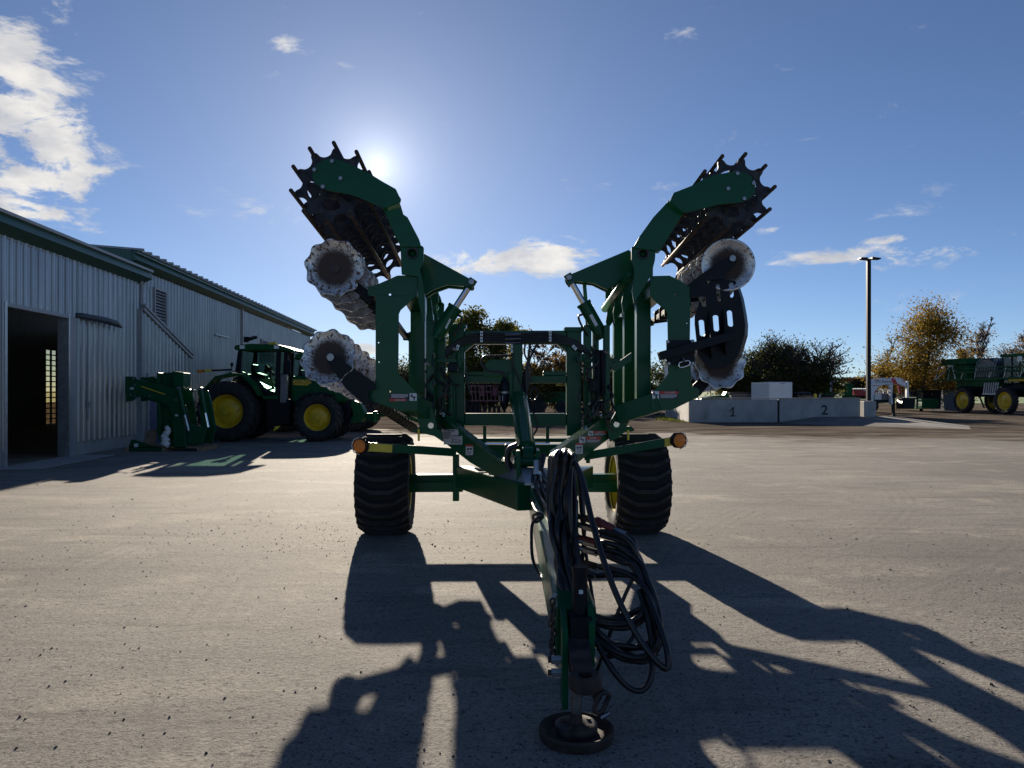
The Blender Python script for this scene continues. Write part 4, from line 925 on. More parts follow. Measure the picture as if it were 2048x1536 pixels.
hose('supply_hose', HP([(1138,903,4.5),(1150,925,4.3),(1166,965,4.15),(1186,1050,3.95),(1212,1135,3.82),(1240,1205,3.74),(1275,1272,3.68),(1312,1322,3.64),(1334,1336,3.64),(1335,1305,3.66),(1318,1250,3.74),(1296,1195,3.85)]), .0165, 'hose_rubber', har, n=8)
hose('supply_hose', HP([(1150,915,4.5),(1158,955,4.4),(1166,1010,4.35),(1168,1080,4.35),(1162,1140,4.4)]), .012, 'hose_rubber', har)
hose('supply_hose', HP([(1158,960,4.5),(1164,1040,4.45),(1174,1120,4.4),(1183,1180,4.35),(1189,1222,4.3),(1192,1290,4.2)]), .010, 'hose_rubber', har)
hose('supply_hose', HP([(1252,1068,4.15),(1268,1083,4.1),(1275,1112,4.05),(1270,1145,4.0),(1250,1190,3.98),(1228,1245,3.96),(1212,1290,3.95),(1208,1310,3.93),(1220,1314,3.9),(1245,1306,3.88)]), .0105, 'hose_rubber', har)
hose('supply_hose', HP([(1275,1245,3.9),(1262,1280,3.86),(1228,1310,3.85),(1206,1312,3.9),(1198,1330,3.95),(1190,1350,4.0)]), .010, 'hose_rubber', har)
# hitch: clevis plates, black jack, tow ring, shackle, chain, bolts, foot
def xz(px, Y): return (px-CX)/F*Y
def zz(py, Y): return CH+(HY-py)/F*Y
Yh = 3.62
hp = MB().poly([(xz(1124, Yh), Yh, zz(1420, Yh)), (xz(1124, Yh), Yh, zz(1262, Yh)), (xz(1124, Yh), Yh+.12, zz(1235, Yh)), (xz(1124, Yh), 4.15, .60), (xz(1124, Yh), 4.15, .30), (xz(1124, Yh), Yh+.3, .26), (xz(1124, Yh), Yh+.12, zz(1420, Yh))], (.030, 0, 0)); hp.mk('hitch_plate', 'green', har, bevel=.003)
hp = MB().poly([(xz(1178, Yh), Yh, zz(1335, Yh)), (xz(1178, Yh), Yh, zz(1250, Yh)), (xz(1178, Yh), Yh+.12, zz(1215, Yh)), (xz(1178, Yh), 4.15, .60), (xz(1178, Yh), 4.15, .30)], (.028, 0, 0)); hp.mk('hitch_plate', 'green', har, bevel=.003)
xj = xz(1160, 3.72)
jk = autosmooth(MB().cyl((xj, 3.72, zz(1345, 3.7)), (xj, 3.72, zz(1140, 3.7)), .036, n=20).cyl((xj, 3.72, zz(1146, 3.7)), (xj, 3.72, zz(1134, 3.7)), .040, n=20).box(xj-.052, xj+.05, 3.64, 3.82, zz(1345, 3.7), zz(1228, 3.7)).mk('parking_jack', 'black_paint', har))
bar('label_sticker', 1158, 1180, 1166, 1188, 3.68, .003, 'white_decal', jk, 0)
xl = xz(1153, 3.55)
MB().cyl((xl, 3.56, .05), (xl, 3.56, zz(1345, 3.6)), .024, n=16).mk('jack_leg', 'steel', jk, smooth=False)
ft = Matrix.Translation((xl, 3.56, 0))
autosmooth(MB().lathe([(0, .03), (.10, .03), (.125, .025), (.14, .03), (.158, .052), (.170, .055), (.176, .045), (.170, .01), (.16, .0), (0, .0)], ft, 48).mk('jack_foot', 'rust_dark', jk))
autosmooth(MB().lathe([(0, .075), (.092, .075), (.098, .07), (.098, .03), (0, .03)], ft, 40).mk('jack_pad', 'dark_steel', jk))
for k in range(5): MB().cyl((xl+.065*math.cos(k*1.257+.4), 3.56+.065*math.sin(k*1.257+.4), .07), (xl+.065*math.cos(k*1.257+.4), 3.56+.065*math.sin(k*1.257+.4), .084), .011, n=6).mk('bolt', 'rust', jk)
MB().cyl((xl, 3.56, .07), (xl, 3.56, .12), .03, .026, n=16).mk('jack_socket', 'rust_dark', jk)
Yr = 3.32; cr = Vector((xz(1170, Yr), Yr, zz(1363, Yr)))
rg = MB().lathe([(.031, .030), (.045, .036), (.060, .034), (.070, .022), (.072, 0), (.070, -.024), (.058, -.034), (.040, -.034), (.031, -.03)], Matrix.Translation(cr) @ Matrix.Rotation(R(6), 4, 'X'), 32, closed=True)
rg.box(cr.x-.045, cr.x+.045, Yr+.055, 3.66, cr.z-.03, cr.z+.03); autosmooth(rg.mk('tow_ring', 'rust_dark', har))
MB().poly([(cr.x-.05, 3.5, cr.z+.02), (cr.x+.05, 3.5, cr.z+.02), (cr.x+.05, 3.66, cr.z+.09), (cr.x-.05, 3.66, cr.z+.09)], (0, 0, -.02)).mk('ring_bracket', 'dark_steel', har)
for py in (1327, 1353):
    MB().cyl((xz(1124, Yh)+.01, Yh+.05, zz(py, Yh)), (xz(1108, Yh)-.01, Yh+.05, zz(py, Yh)), .022, n=6).mk('hitch_bolt', 'galv', har)
    MB().cyl((xz(1112, Yh), Yh+.05, zz(py, Yh)), (xz(1097, Yh), Yh+.05, zz(py, Yh)), .014, n=10).mk('hitch_bolt', 'dark_steel', har)
# chain
def link(c, m, name, matn, parent, a=.020, b=.012, r=.0055):
    pts = []
    for i in range(17):
        t = 2*math.pi*i/16; x = b*math.cos(t); y = b*math.sin(t)+(a-b)*(1 if math.sin(t) > 0 else -1)
        pts.append(Vector(c)+m @ Vector((x, 0, y)))
    return MB().tube(pts, r, 6, cap=False).mk(name, matn, parent, smooth=True)
ch = MB().cyl((xz(1101, 3.7), 3.7, zz(1198, 3.7)), (xz(1113, 3.7), 3.76, zz(1196, 3.7)), .009, n=8).mk('safety_chain', 'galv', har)
for k in range(11):
    c = (xz(1105+2*math.sin(k*1.3), 3.70), 3.70, zz(1205+k*10.2, 3.70)); link(c, Matrix.Rotation(R(90*(k % 2)+20), 3, 'Z'), 'chain_link', 'dark_steel', ch)
sh = link((xz(1203, 3.4), 3.4, zz(1405, 3.4)), Matrix.Rotation(R(25), 3, 'Y') @ Matrix.Rotation(R(20), 3, 'Z'), 'tow_shackle', 'dark_steel', har, .05, .024, .011)
MB().cyl((xz(1188, 3.4), 3.4, zz(1372, 3.4)), (xz(1203, 3.4), 3.42, zz(1385, 3.4)), .016, n=10).mk('shackle_pin', 'rust_dark', sh)
MB().cyl((xz(1200, 3.38), 3.38, zz(1436, 3.38)), (xz(1218, 3.4), 3.4, zz(1430, 3.38)), .011, n=8).mk('shackle_pin', 'steel', sh)
MB().beam((xz(1176, 3.5), 3.52, zz(1345, 3.5)), (xz(1196, 3.42), 3.42, zz(1395, 3.45)), .03, .03).mk('shackle_lug', 'rust_dark', har)
# side marker arms with amber lamps
for sgn, a, b, rf0, rf1, lc in ((-1, (912, 905, 8.1), (733, 893, 7.75), (737, 894.3, 7.76), (785, 897.0, 7.83), (722, 891.5, 7.7)), (1, (1168, 912.5, 8.0), (1347, 882, 7.8), (1297, 890.8, 7.9), (1342, 883, 7.8), (1356, 880.5, 7.75))):
    am = MB().beam(P(*a), P(*b), .03, .085).mk('marker_arm', 'green', har, bevel=.003)
    MB().beam(P(*rf0)-Vector((0, .022, 0)), P(*rf1)-Vector((0, .022, 0)), .006, .08).mk('reflector_tape', 'reflector_yellow', am)
    c = P(*lc)
    lm = Matrix.Translation(c) @ Matrix.Rotation(R(sgn*18), 4, 'Z') @ Matrix.Rotation(R(90), 4, 'X')
    hs = autosmooth(MB().lathe([(0, -.045), (.06, -.045), (.08, -.03), (.082, .028), (.072, .03), (.07, .02), (0, .015)], lm @ Matrix.Rotation(R(22.5), 4, 'Z'), 8).mk('marker_lamp', 'black_paint', am))
    autosmooth(MB().lathe([(.066, .018), (.066, .035), (.05, .045), (0, .05)], lm, 24).mk('lens', 'amber', hs))
    MB().tube([lm @ Vector((.085*math.cos(t), .085*math.sin(t), .035)) for t in [k*math.pi/4-math.pi/2 for k in range(5)] ] if sgn > 0 else [lm @ Vector((-.085*math.cos(t), .085*math.sin(t), .035)) for t in [k*math.pi/4-math.pi/2 for k in range(5)]], .006, 6).mk('lamp_guard', 'galv', hs)
MB().cyl(P(1176, 905, 8.1), P(1176, 926, 8.1), .022, n=8).mk('stand_pin', 'green', har)
# ---- safety decals
def decal(x0, y0, x1, y1, Y, parent, parts, yaw=None):
    """parts: (mat, fx0, fy0, fx1, fy1, layer) in fractions of the sticker"""
    fy = Y if callable(Y) else (lambda px: Y)
    ob = None
    for mt, a, b, c, d_, ly in parts:
        xs = (x0+(x1-x0)*a, x0+(x1-x0)*c); ys = (y0+(y1-y0)*b, y0+(y1-y0)*d_)
        o = MB().poly([P(xs[0], ys[0], fy(xs[0])-.003-.0012*ly), P(xs[1], ys[0], fy(xs[1])-.003-.0012*ly), P(xs[1], ys[1], fy(xs[1])-.003-.0012*ly), P(xs[0], ys[1], fy(xs[0])-.003-.0012*ly)], (0, .001, 0)).mk('safety_decal' if ob is None else 'print', mt, parent if ob is None else ob)
        ob = ob or o
    return ob
def lines(x0, y0, x1, y1, n, mt='white_decal', ly=2): return [(mt, x0, y0+(y1-y0)*k/n, x1-(.1 if k == n-1 else 0), y0+(y1-y0)*(k+.45)/n, ly) for k in range(n)]
def lettering(s, px, py, Y, hpx, mt, parent, rotz=0.0, xs=1.0, yaw=0.0):
    return text('lettering', s, hpx*Y/F*1.35, mt, Matrix.Translation(P(px, py, Y-.0075)) @ Matrix.Rotation(yaw, 4, 'Z') @ FACE @ Matrix.Rotation(rotz, 4, 'Z'), parent, xs=xs)
man = lambda a, c, b=0.0, d_=1.0: [('black_decal', a+(c-a)*.15, b+(d_-b)*.15, a+(c-a)*.4, b+(d_-b)*.5, 2), ('black_decal', a+(c-a)*.35, b+(d_-b)*.4, a+(c-a)*.85, b+(d_-b)*.58, 2), ('black_decal', a+(c-a)*.55, b+(d_-b)*.55, a+(c-a)*.72, b+(d_-b)*.9, 2)]
o = decal(779, 786.5, 833.5, 802.5, YL, lw, [('white_decal', .74, 0, 1, .95, 0), ('black_decal', 0, .05, .72, .68, 0), ('red_decal', 0, .68, .62, 1, 0)]+lines(.06, .12, .68, .62, 4)+man(.75, .99))
lettering('DANGER ▲' if False else 'DANGER', 800, 799.9, YL, 3.6, 'white_decal', o, math.pi)
o = decal(1304.5, 782.5, 1356.5, 798, YR, rw, [('white_decal', 0, 0, .26, .95, 0), ('red_decal', .27, 0, 1, .36, 0), ('black_decal', .27, .36, 1, 1, 0)]+lines(.32, .42, .95, .92, 4)+man(.01, .25))
lettering('DANGER', 1340, 785.2, YR, 3.8, 'white_decal', o)
ya = math.atan2(1.35, -165/F*7.5) if False else 0
gl = [q for q in har.children if q.name.startswith('drawbar_gusset')]
o = decal(882.5, 858.5, 924.5, 889, lambda px: fyl(px), gl[0], [('white_decal', 0, 0, .82, .42, 0), ('white_decal', 0, .42, 1, .75, 0), ('white_decal', .12, .75, 1, 1, 0), ('black_decal', .50, .28, .51, .98, 2), ('black_decal', .55, .40, .95, .47, 2), ('black_decal', .55, .55, .95, .575, 2)]+lines(.05, .18, .45, .66, 7, 'black_decal'))
yw = math.atan2(-1.0, .625)
lettering('IMPORTANT', 899, 861.2, fyl(899)-.004, 3.2, 'black_decal', o, yaw=yw, xs=1.8)
lettering('PLACE IN', 912.5, 879.5, fyl(912)-.004, 3.4, 'black_decal', o, yaw=yw, xs=1.9)
lettering('FLOAT', 913, 884.6, fyl(913)-.004, 4.6, 'black_decal', o, yaw=yw, xs=2.0)
hand = [('red_decal', 0, 0, 1, .18, 1), ('black_decal', .15, .32, .45, .52, 2), ('black_decal', .55, .30, .85, .50, 2)]+lines(.15, .6, .85, .95, 4, 'grey_plastic')
decal(931.5, 889.5, 946, 910, fyl, gl[0], [('white_decal', 0, 0, 1, 1, 0)]+hand)
decal(1151, 886.5, 1165.5, 907.5, fyr, gl[1], [('white_decal', 0, 0, 1, 1, 0)]+hand)
o = decal(1176, 862, 1212.5, 871.5, fyr, gl[1], [('white_decal', 0, 0, .28, 1, 0), ('red_decal', .3, 0, 1, .45, 0), ('black_decal', .3, .45, 1, 1, 0)]+lines(.34, .52, .95, .95, 3)+man(.02, .27))
yr_ = math.atan2(1.0, .595)
lettering('DANGER', 1200, 864.2, fyr(1200)-.004, 2.8, 'white_decal', o, yaw=yr_, xs=1.8)
o = decal(1158.5, 873.5, 1201.5, 886, fyr, gl[1], [('white_decal', 0, 0, .28, 1, 0), ('red_decal', .3, 0, 1, .42, 0), ('black_decal', .3, .42, 1, 1, 0)]+lines(.34, .5, .95, .95, 4)+man(.02, .27))
lettering('DANGER', 1186, 876.3, fyr(1186)-.004, 3.2, 'white_decal', o, yaw=yr_, xs=1.8)
# ================================================================== TRACTORS
def ag_wheel(m, r, wd, rr, parent, nl=20, outer=1, dish=.10, lugh=.045):
    """m: matrix with local z = axle; rim dish opens toward +z*outer"""
    h = wd/2
    hub = MB().cyl(m @ Vector((0, 0, -h*.7)), m @ Vector((0, 0, h*.85*outer)), rr*.18, n=16)
    for k in range(10):
        a = k*math.pi/5; hub.cyl(m @ Vector((rr*.28*math.cos(a), rr*.28*math.sin(a), 0)), m @ Vector((rr*.28*math.cos(a), rr*.28*math.sin(a), outer*h*.42)), rr*.028, n=6)
    w_ = hub.mk('wheel', 'yellow', parent)
    b = r-lugh
    pr = [(rr, -h*.72), (rr+.25*(b-rr), -h*.95), (rr+.6*(b-rr), -h), (b-.03, -h*.88), (b, -h*.6), (b+.012, 0), (b, h*.6), (b-.03, h*.88), (rr+.6*(b-rr), h), (rr+.25*(b-rr), h*.95), (rr, h*.72)]
    ty = MB().lathe(pr, m, 48)
    for k in range(nl):
        for s in (-1, 1):
            th0 = 2*math.pi*(k+(.5 if s > 0 else 0))/nl; v = []
            us = (.0, .35, .7, .97)
            for u in us:
                th = th0+u*.30; hw = .050+.02*u
                rb = (b-.02) if u < .9 else b-.10; rt = r if u < .9 else r-.035
                for q in (rb, rt):
                    for sg in (-1, 1): v.append(m @ Vector((q*math.cos(th+sg*hw*.5), q*math.sin(th+sg*hw*.5), s*u*h)))
            f = []
            for i in range(3):
                a, c = i*4, i*4+4; f += [(a+2, c+2, c+3, a+3), (a, c, c+2, a+2), (a+1, a+3, c+3, c+1)]
            f += [(0, 2, 3, 1), (12, 13, 15, 14)]; ty.add(v, f)
    ty.mk('tyre', 'rubber', w_)
    o = outer
    rp = [(rr+.03, -o*h*.72), (rr-.02, -o*h*.6), (rr-.05, -o*h*.2), (rr*.80, o*h*.05), (rr*.62, o*h*.30), (rr*.30, o*h*.34), (0, o*h*.36)]
    rp2 = [(rr*.80, o*h*.05), (rr-.05, o*h*.3), (rr-.02, o*h*.66), (rr+.035, o*h*.74), (rr+.03, o*h*.70)]
    rm = MB().lathe(rp, m, 40).lathe(rp2, m, 40)
    for k in range(8):
        a = k*math.pi/4+.2; c = Vector((rr*.68*math.cos(a), rr*.68*math.sin(a), o*h*.24)); rm.cyl(m @ c, m @ (c+Vector((0, 0, o*.03))), rr*.05, n=8)
    autosmooth(rm.mk('rim', 'yellow', w_)); return w_
def axm(x, y, zc, d=1): return Matrix.Translation((x, y, zc)) @ Matrix.Rotation(R(90)*d, 4, 'X')     # local z -> -y (d=1)
K = 25.2/F
def tx(px): return (px-458)*K
def tz(py): return CH+(HY-py)*K
def side(name, pts, y0, y1, matn, parent, bevel=.0, holes=()):
    return MB().poly([(tx(x), y0, tz(y)) for x, y in pts], (0, y1-y0, 0), [[(tx(x), y0, tz(y)) for x, y in h] for h in holes]).mk(name, matn, parent, bevel=bevel)
def tractor(loc, label, lettering_on=True):
    with frame(Matrix.Translation(loc)):
        t = root('tractor', (1.4, 0, 0), label, 'tractor', 'tractors parked by the warehouse')
        for y, d in ((-.98, 1), (.98, -1)):
            ag_wheel(axm(0, y, .985, 1), .99, .66, .545, t, 22, 1 if y < 0 else -1)
            ag_wheel(axm(tx(637), y*.97, .785, 1), .79, .56, .435, t, 19, 1 if y < 0 else -1)
        q = lambda *p: z(230, 660, .2686, *p)
        MB().cyl((0, -1.0, .985), (0, 1.0, .985), .16, n=14).mk('rear_axle', 'green_far', t)
        MB().cyl((tx(637), -.95, .785), (tx(637), .95, .785), .12, n=12).mk('front_axle', 'green_far', t)
        side('chassis', [(450,830),(470,795),(560,800),(690,800),(700,830),(690,850),(560,855),(470,850)], -.30, .30, 'black_paint', t, .02)
        hd = side('hood', [(572,757),(579,751),(620,752),(660,757),(685,768),(692,782),(690,805),(640,806),(572,806)], -.44, .44, 'green_far', t, .06)
        side('hood_stripe', q((1290,368),(1400,368),(1438,388),(1400,412),(1290,408)), -.452, -.441, 'yellow', hd)
        if lettering_on: text('lettering', 'JOHN DEERE', .22, 'black_decal', Matrix.Translation((tx(598), -.4535, tz(764.5))) @ FACE, hd, .001, xs=.62)
        side('grille', [(686,770),(694,778),(694,815),(684,818)], -.40, .40, 'black_paint', t, .01)
        side('front_weight', [(692,800),(712,806),(722,828),(715,846),(692,848)], -.30, .30, 'green_far', t, .02)
        MB().box(tx(720), tx(745), -.05, .05, tz(842), tz(828)).box(tx(738), tx(742), -.28, .28, tz(846), tz(824)).mk('front_hitch', 'green_far', t)
        # cab frame, roof, glass
        roof = side('cab_roof', q((868,132),(882,110),(1000,99),(1200,106),(1290,132),(1330,150),(1322,166),(1240,152),(1200,146),(905,150),(880,145)), -.82, .82, 'green_far', t, .03)
        for x in (476, 545):
            MB().box(tx(x), tx(x+10), -.83, -.80, tz(697), tz(690)).mk('work_light', 'white_paint', roof)
        for y in (-.80, .74):
            side('cab_pillar', q((902,148),(930,150),(920,312),(890,318),(880,300)), y, y+.06, 'black_paint', t)
            side('cab_pillar', q((1190,150),(1222,150),(1210,540),(1180,540),(1176,470)), y, y+.06, 'black_paint', t)
            side('cab_sill', q((880,312),(935,308),(1050,368),(1110,440),(1180,462),(1180,490),(1100,470),(1030,395),(930,330)), y, y+.06, 'black_paint', t)
            side('window', q((927,152),(1190,152),(1180,466),(1112,444),(1052,372),(934,308)), y+.025, y+.035, 'cab_glass', t)
        for p0, p1 in ((q((902,148))[0], q((885,312))[0]), (q((1215,150))[0], q((1200,440))[0])):
            MB().add([(tx(p0[0]), -.76, tz(p0[1])), (tx(p0[0]), .76, tz(p0[1])), (tx(p1[0]), .76, tz(p1[1])), (tx(p1[0]), -.76, tz(p1[1]))], [(0, 1, 2, 3)]).mk('windscreen', 'cab_glass', t)
        side('cab_floor', q((890,320),(1180,470),(1190,520),(890,420)), -.7, .7, 'black_paint', t)
        side('seat', q((955,250),(975,248),(990,310),(1050,330),(1060,360),(960,350)), -.25, .25, 'black_paint', t, .02)
        MB().beam((tx(q((1110, 440))[0][0]), 0, tz(q((1110, 440))[0][1])), (tx(q((1085, 330))[0][0]), 0, tz(q((1085, 330))[0][1])), .08, .08).cyl((tx(517), -.02, tz(740)), (tx(522), 0, tz(736)), .19, n=16).mk('steering_column', 'black_paint', t)
        side('armrest', q((1060,290),(1120,268),(1130,290),(1070,318)), -.35, -.15, 'black_paint', t)
        # fenders
        for y in (-1.18, .62):
            side('fender', q((640,500),(690,420),(760,345),(880,318),(970,328),(1050,395),(1092,490),(1078,495),(1030,415),(960,348),(880,340),(770,362),(705,430),(660,505)), y, y+.56, 'green_far', t, .01)
        for y in (-1.12, .62):
            side('front_fender', q((1350,560),(1380,505),(1440,472),(1530,462),(1620,480),(1612,490),(1530,474),(1445,484),(1392,515),(1365,562)), y, y+.5, 'black_paint', t)
        side('exhaust_stack', q((1240,150),(1300,150),(1270,190),(1258,330),(1232,330)), -.72, -.58, 'black_paint', t, .02)
        side('exhaust_panel', q((1214,330),(1262,330),(1262,545),(1210,545)), -.76, -.56, 'grey_plastic', t, .02)
        side('mirror', q((1255,225),(1308,225),(1308,330),(1262,330)), -1.0, -.94, 'black_paint', t, .01)
        side('step_box', q((1090,490),(1200,490),(1200,515),(1090,515)), -.85, -.35, 'green_far', t)
        side('fuel_tank', q((1100,515),(1290,515),(1290,700),(1110,740)), -.75, -.32, 'black_paint', t, .03)
        side('chock_flag', q((1165,755),(1180,718),(1218,715),(1200,740)), -.80, -.77, 'reflector_yellow', t)
        a0, a1 = q((870, 295))[0], q((615, 307))[0]
        ar = MB().beam((tx(a0[0]), -.95, tz(a0[1])), (tx(a1[0]), -1.0, tz(a1[1])), .05, .06).mk('marker_arm', 'black_paint', t)
        MB().box(tx(410), tx(424), -1.04, -1.027, tz(743), tz(739)).mk('reflector', 'reflector_yellow', ar)
        MB().box(tx(397), tx(407), -1.04, -.97, tz(745.5), tz(739.5)).mk('lamp', 'amber', ar)
        MB().box(tx(459), tx(464), -.9, -.84, tz(733), tz(725)).cyl((tx(461), -.87, tz(740)), (tx(461), -.87, tz(730)), .015, n=6).mk('rear_lamp', 'black_paint', t)
        MB().cyl((tx(520), 0, tz(688)), (tx(535), 0, tz(686)), .12, n=12).mk('receiver', 'yellow', t)
    return t
t1 = tractor(((458-CX)/F*25.2, 26.18, 0), 'green tractor with yellow rims parked beside the loader frame')
t2 = tractor(((458-CX)/F*25.2-.15, 32.6, 0), 'green tractor standing behind the nearer green tractor')

# ================================================================== LOADER FRAME on a pallet
YF = 20.9; KF = YF/F
def fx(px): return (px-CX)*KF
def fz(py): return CH+(HY-py)*KF
zl = lambda *p: z(230, 660, .2686, *p)
ld = root('front_loader', (fx(330), YF+.5, .1), 'green front loader frame with folded arms standing on a pallet by the shed', 'loader')
def fpoly(name, pts, y0, y1, matn, parent, bevel=.008): return MB().poly([(fx(x), YF+y0, fz(y)) for x, y in pts], (0, y1-y0, 0)).mk(name, matn, parent, bevel=bevel)
pal = MB()
for k in range(7): pal.box(fx(250), fx(402), YF+.0+k*.17, YF+.12+k*.17, .10, .125)
pr_ = root('wooden_pallet', (fx(330), YF+.5, 0), 'worn wooden pallet lying under the green loader frame', 'pallet')
for k in range(7): MB().box(fx(250), fx(404), YF+k*.17, YF+.12+k*.17, .10, .122).mk('board', 'wood', pr_)
for px in (254, 328, 398): MB().box(fx(px)-.05, fx(px)+.05, YF, YF+1.14, .0, .099).mk('bearer', 'wood', pr_)
for dy in (0.0, .85):
    fpoly('loader_arm', zl((75,345),(150,348),(160,365),(460,440),(475,470),(500,640),(535,880),(440,885),(420,620),(400,570),(360,545),(205,500),(155,500),(120,530),(80,535),(72,430)), dy, dy+.09, 'green', ld)
    fpoly('arm_stripe', zl((195,415),(370,475),(372,483),(195,422)), dy-.006, dy-.001, 'yellow', ld, 0)
fpoly('tower', zl((305,318),(425,312),(432,440),(440,870),(330,870),(318,520)), .30, .36, 'green', ld); fpoly('tower_cheek', zl((425,305),(505,318),(505,440),(432,440)), .05, .5, 'green', ld)
fpoly('tower_cheek', zl((303,318),(318,316),(335,860),(305,760)), .05, .5, 'green', ld)
fpoly('arm_bracket', zl((215,352),(262,345),(300,372),(300,400),(220,385)), .2, .3, 'green', ld); fpoly('lower_arm', zl((200,500),(400,545),(420,580),(210,525)), .3, .4, 'green', ld)
for k, (a, b) in enumerate(((zl((480,440))[0], zl((556,748))[0]), (zl((600,445))[0], zl((658,728))[0]), (zl((545,450))[0], zl((610,690))[0]))):
    A_, B_ = Vector((fx(a[0]), YF-.06+.4*k, fz(a[1]))), Vector((fx(b[0]), YF-.06+.4*k, fz(b[1])))
    cc = MB().cyl(A_, A_+(B_-A_)*.62, .05, n=12).mk('cylinder', 'green', ld); MB().cyl(A_+(B_-A_)*.62, B_, .028, n=10).mk('rod', 'chrome', cc)
    MB().cyl(A_-Vector((.0, .03, -.03)), A_+Vector((0, .1, .03)), .045, n=10).mk('pin', 'steel', ld)
fpoly('side_frame', zl((545,470),(610,450),(640,560),(668,740),(640,860),(560,850)), .75, .83, 'green', ld); fpoly('side_frame', zl((520,690),(665,735),(640,858),(530,850)), .1, .16, 'green', ld)
fpoly('foot', zl((100,870),(120,815),(150,818),(250,860),(345,870),(350,900),(110,900)), .0, .12, 'green', ld); fpoly('foot', zl((340,860),(420,815),(430,880),(345,885)), .1, .2, 'green', ld)
fpoly('label_sticker', zl((112,428),(140,428),(140,442),(112,442)), -.006, -.001, 'white_decal', ld, 0); fpoly('label_sticker', zl((143,845),(173,845),(173,872),(143,872)), -.006, -.001, 'white_decal', ld, 0); fpoly('label_sticker', zl((447,628),(470,628),(470,642),(447,642)), -.006, -.001, 'white_decal', ld, 0)
for p in ([(470,470),(500,520),(505,600),(515,680)], [(560,560),(590,535),(625,560),(640,640)], [(530,560),(545,620),(560,690)], [(500,455),(560,462),(600,450)]):
    hose('hydraulic_hose', [(fx(x), YF-.05, fz(y)) for x, y in zl(*p)], .014, 'hose_rubber', ld)
for q in zl((140,362), (150,408), (150,490), (120,480), (265,490), (460,520)): MB().cyl((fx(q[0]), YF-.03, fz(q[1])), (fx(q[0]), YF+.01, fz(q[1])), .035, n=10).mk('pin', 'steel', ld)
bag = MB(); 
for k in range(5): bag.cyl((fx(330+k*1.2)+.05*math.sin(k*2), YF-.05, .16+.10*k), (fx(331+k*1.3)+.06*math.sin(k*2+2), YF-.02, .28+.10*k), .13-.012*k, .11-.014*k, n=9)
tag(bag.mk('plastic_bag', 'white_paint', smooth=True), 'crumpled white plastic bag hanging at the loader frame foot', 'bag')
cb = MB().poly([(fx(280), YF+.1, .123), (fx(306), YF+.1, .123), (fx(304), YF+.3, .60), (fx(284), YF+.3, .55)], (0, .03, 0)).mk('cardboard_sheet', 'cardboard'); tag(cb, 'brown cardboard sheet leaning inside the loader frame', 'cardboard')

# ================================================================== LOADING DOCK
dock = root('loading_dock', (11.8, 41, 0), 'grey concrete loading dock wall painted with numbers 1 and 2', 'loading dock')
YD = 41.0; KD = YD/F
X1, X2, X3 = (1378-CX)*KD, (1557-CX)*KD, (1721-CX)*KD
zt = CH-14*KD
MB().box(X1, X2-.05, YD, YD+.3, 0, zt).mk('wall_panel', 'concrete', dock, bevel=.02)
MB().box(X2+.06, X3, YD+.02, YD+.32, 0, zt+.04).mk('wall_panel', 'concrete', dock, bevel=.02)
MB().box(X2-.05, X2+.06, YD+.03, YD+.28, 0, zt-.03).mk('joint_post', 'black_paint', dock)
MB().poly([(X1+.01, YD+.3, 0), (X1+.31, YD+.3, 0), (X1+1.2, YD+11, 0), (X1+.9, YD+11, 0)], (0, 0, zt-.01)).mk('return_wall', 'concrete', dock, bevel=.02)
MB().box(X1-.0, X3+.01, YD-.02, YD+.34, zt+.045, zt+.085).mk('coping', 'concrete', dock, bevel=.01)
mat('gravel_fill', (.24, .21, .175), .95, var=.3, vscale=3)
one = [(1458.5,822.5),(1465.2,814),(1468.2,814),(1467.2,830.5),(1471.5,830.5),(1471.5,833),(1460,833),(1460,830.5),(1464,830.5),(1464.6,818.5),(1460,824)]
MB().poly([((x-CX)*KD, YD-.006, CH+(HY-y)*KD) for x, y in one], (0, .004, 0)).mk('lettering', 'black_decal', dock)
text('lettering', '2', .72, 'black_decal', Matrix.Translation(((1649.5-CX)*KD, YD+.017, CH-36*KD)) @ FACE, dock, .002, bold=.018)
for k in range(16):
    x = random.uniform(X1+.2, X3-.2)
    MB().cyl((x, YD-.004, random.uniform(.2, .95)), (x, YD+.03, 0.5), .018, n=8).v if False else None
rmp = MB().add([(X2-.1, YD+.0, .0), (X2+2.0, YD+.0, .30), (X3+1.6, YD+.0, .34), (X3+3.2, YD+.0, .02), (X2+.4, YD-2.2, .0), (X2+2.3, YD-2.6, .20), (X3+1.6, YD-3.2, .14), (X3+3.4, YD-4, 0), (X2+2.2, YD-4.2, 0), (X3+1.4, YD-7.5, .0)],
      [(0, 1, 5, 4), (1, 2, 6, 5), (2, 3, 7, 6), (4, 5, 8), (5, 6, 9, 8), (6, 7, 9)]).mk('ramp', mat('ramp_concrete', (.15, .14, .127), .9, var=.25, vscale=1.5, bump=.3, bscale=20), smooth=False); tag(rmp, kind='structure')
blk = MB().box((1725-CX)*KD, (1749-CX)*KD, YD-.2, YD+.9, .2, CH-17*KD).mk('concrete_block', 'concrete', bevel=.03); tag(blk, 'square grey concrete block at the foot of the lamp post', 'concrete block')
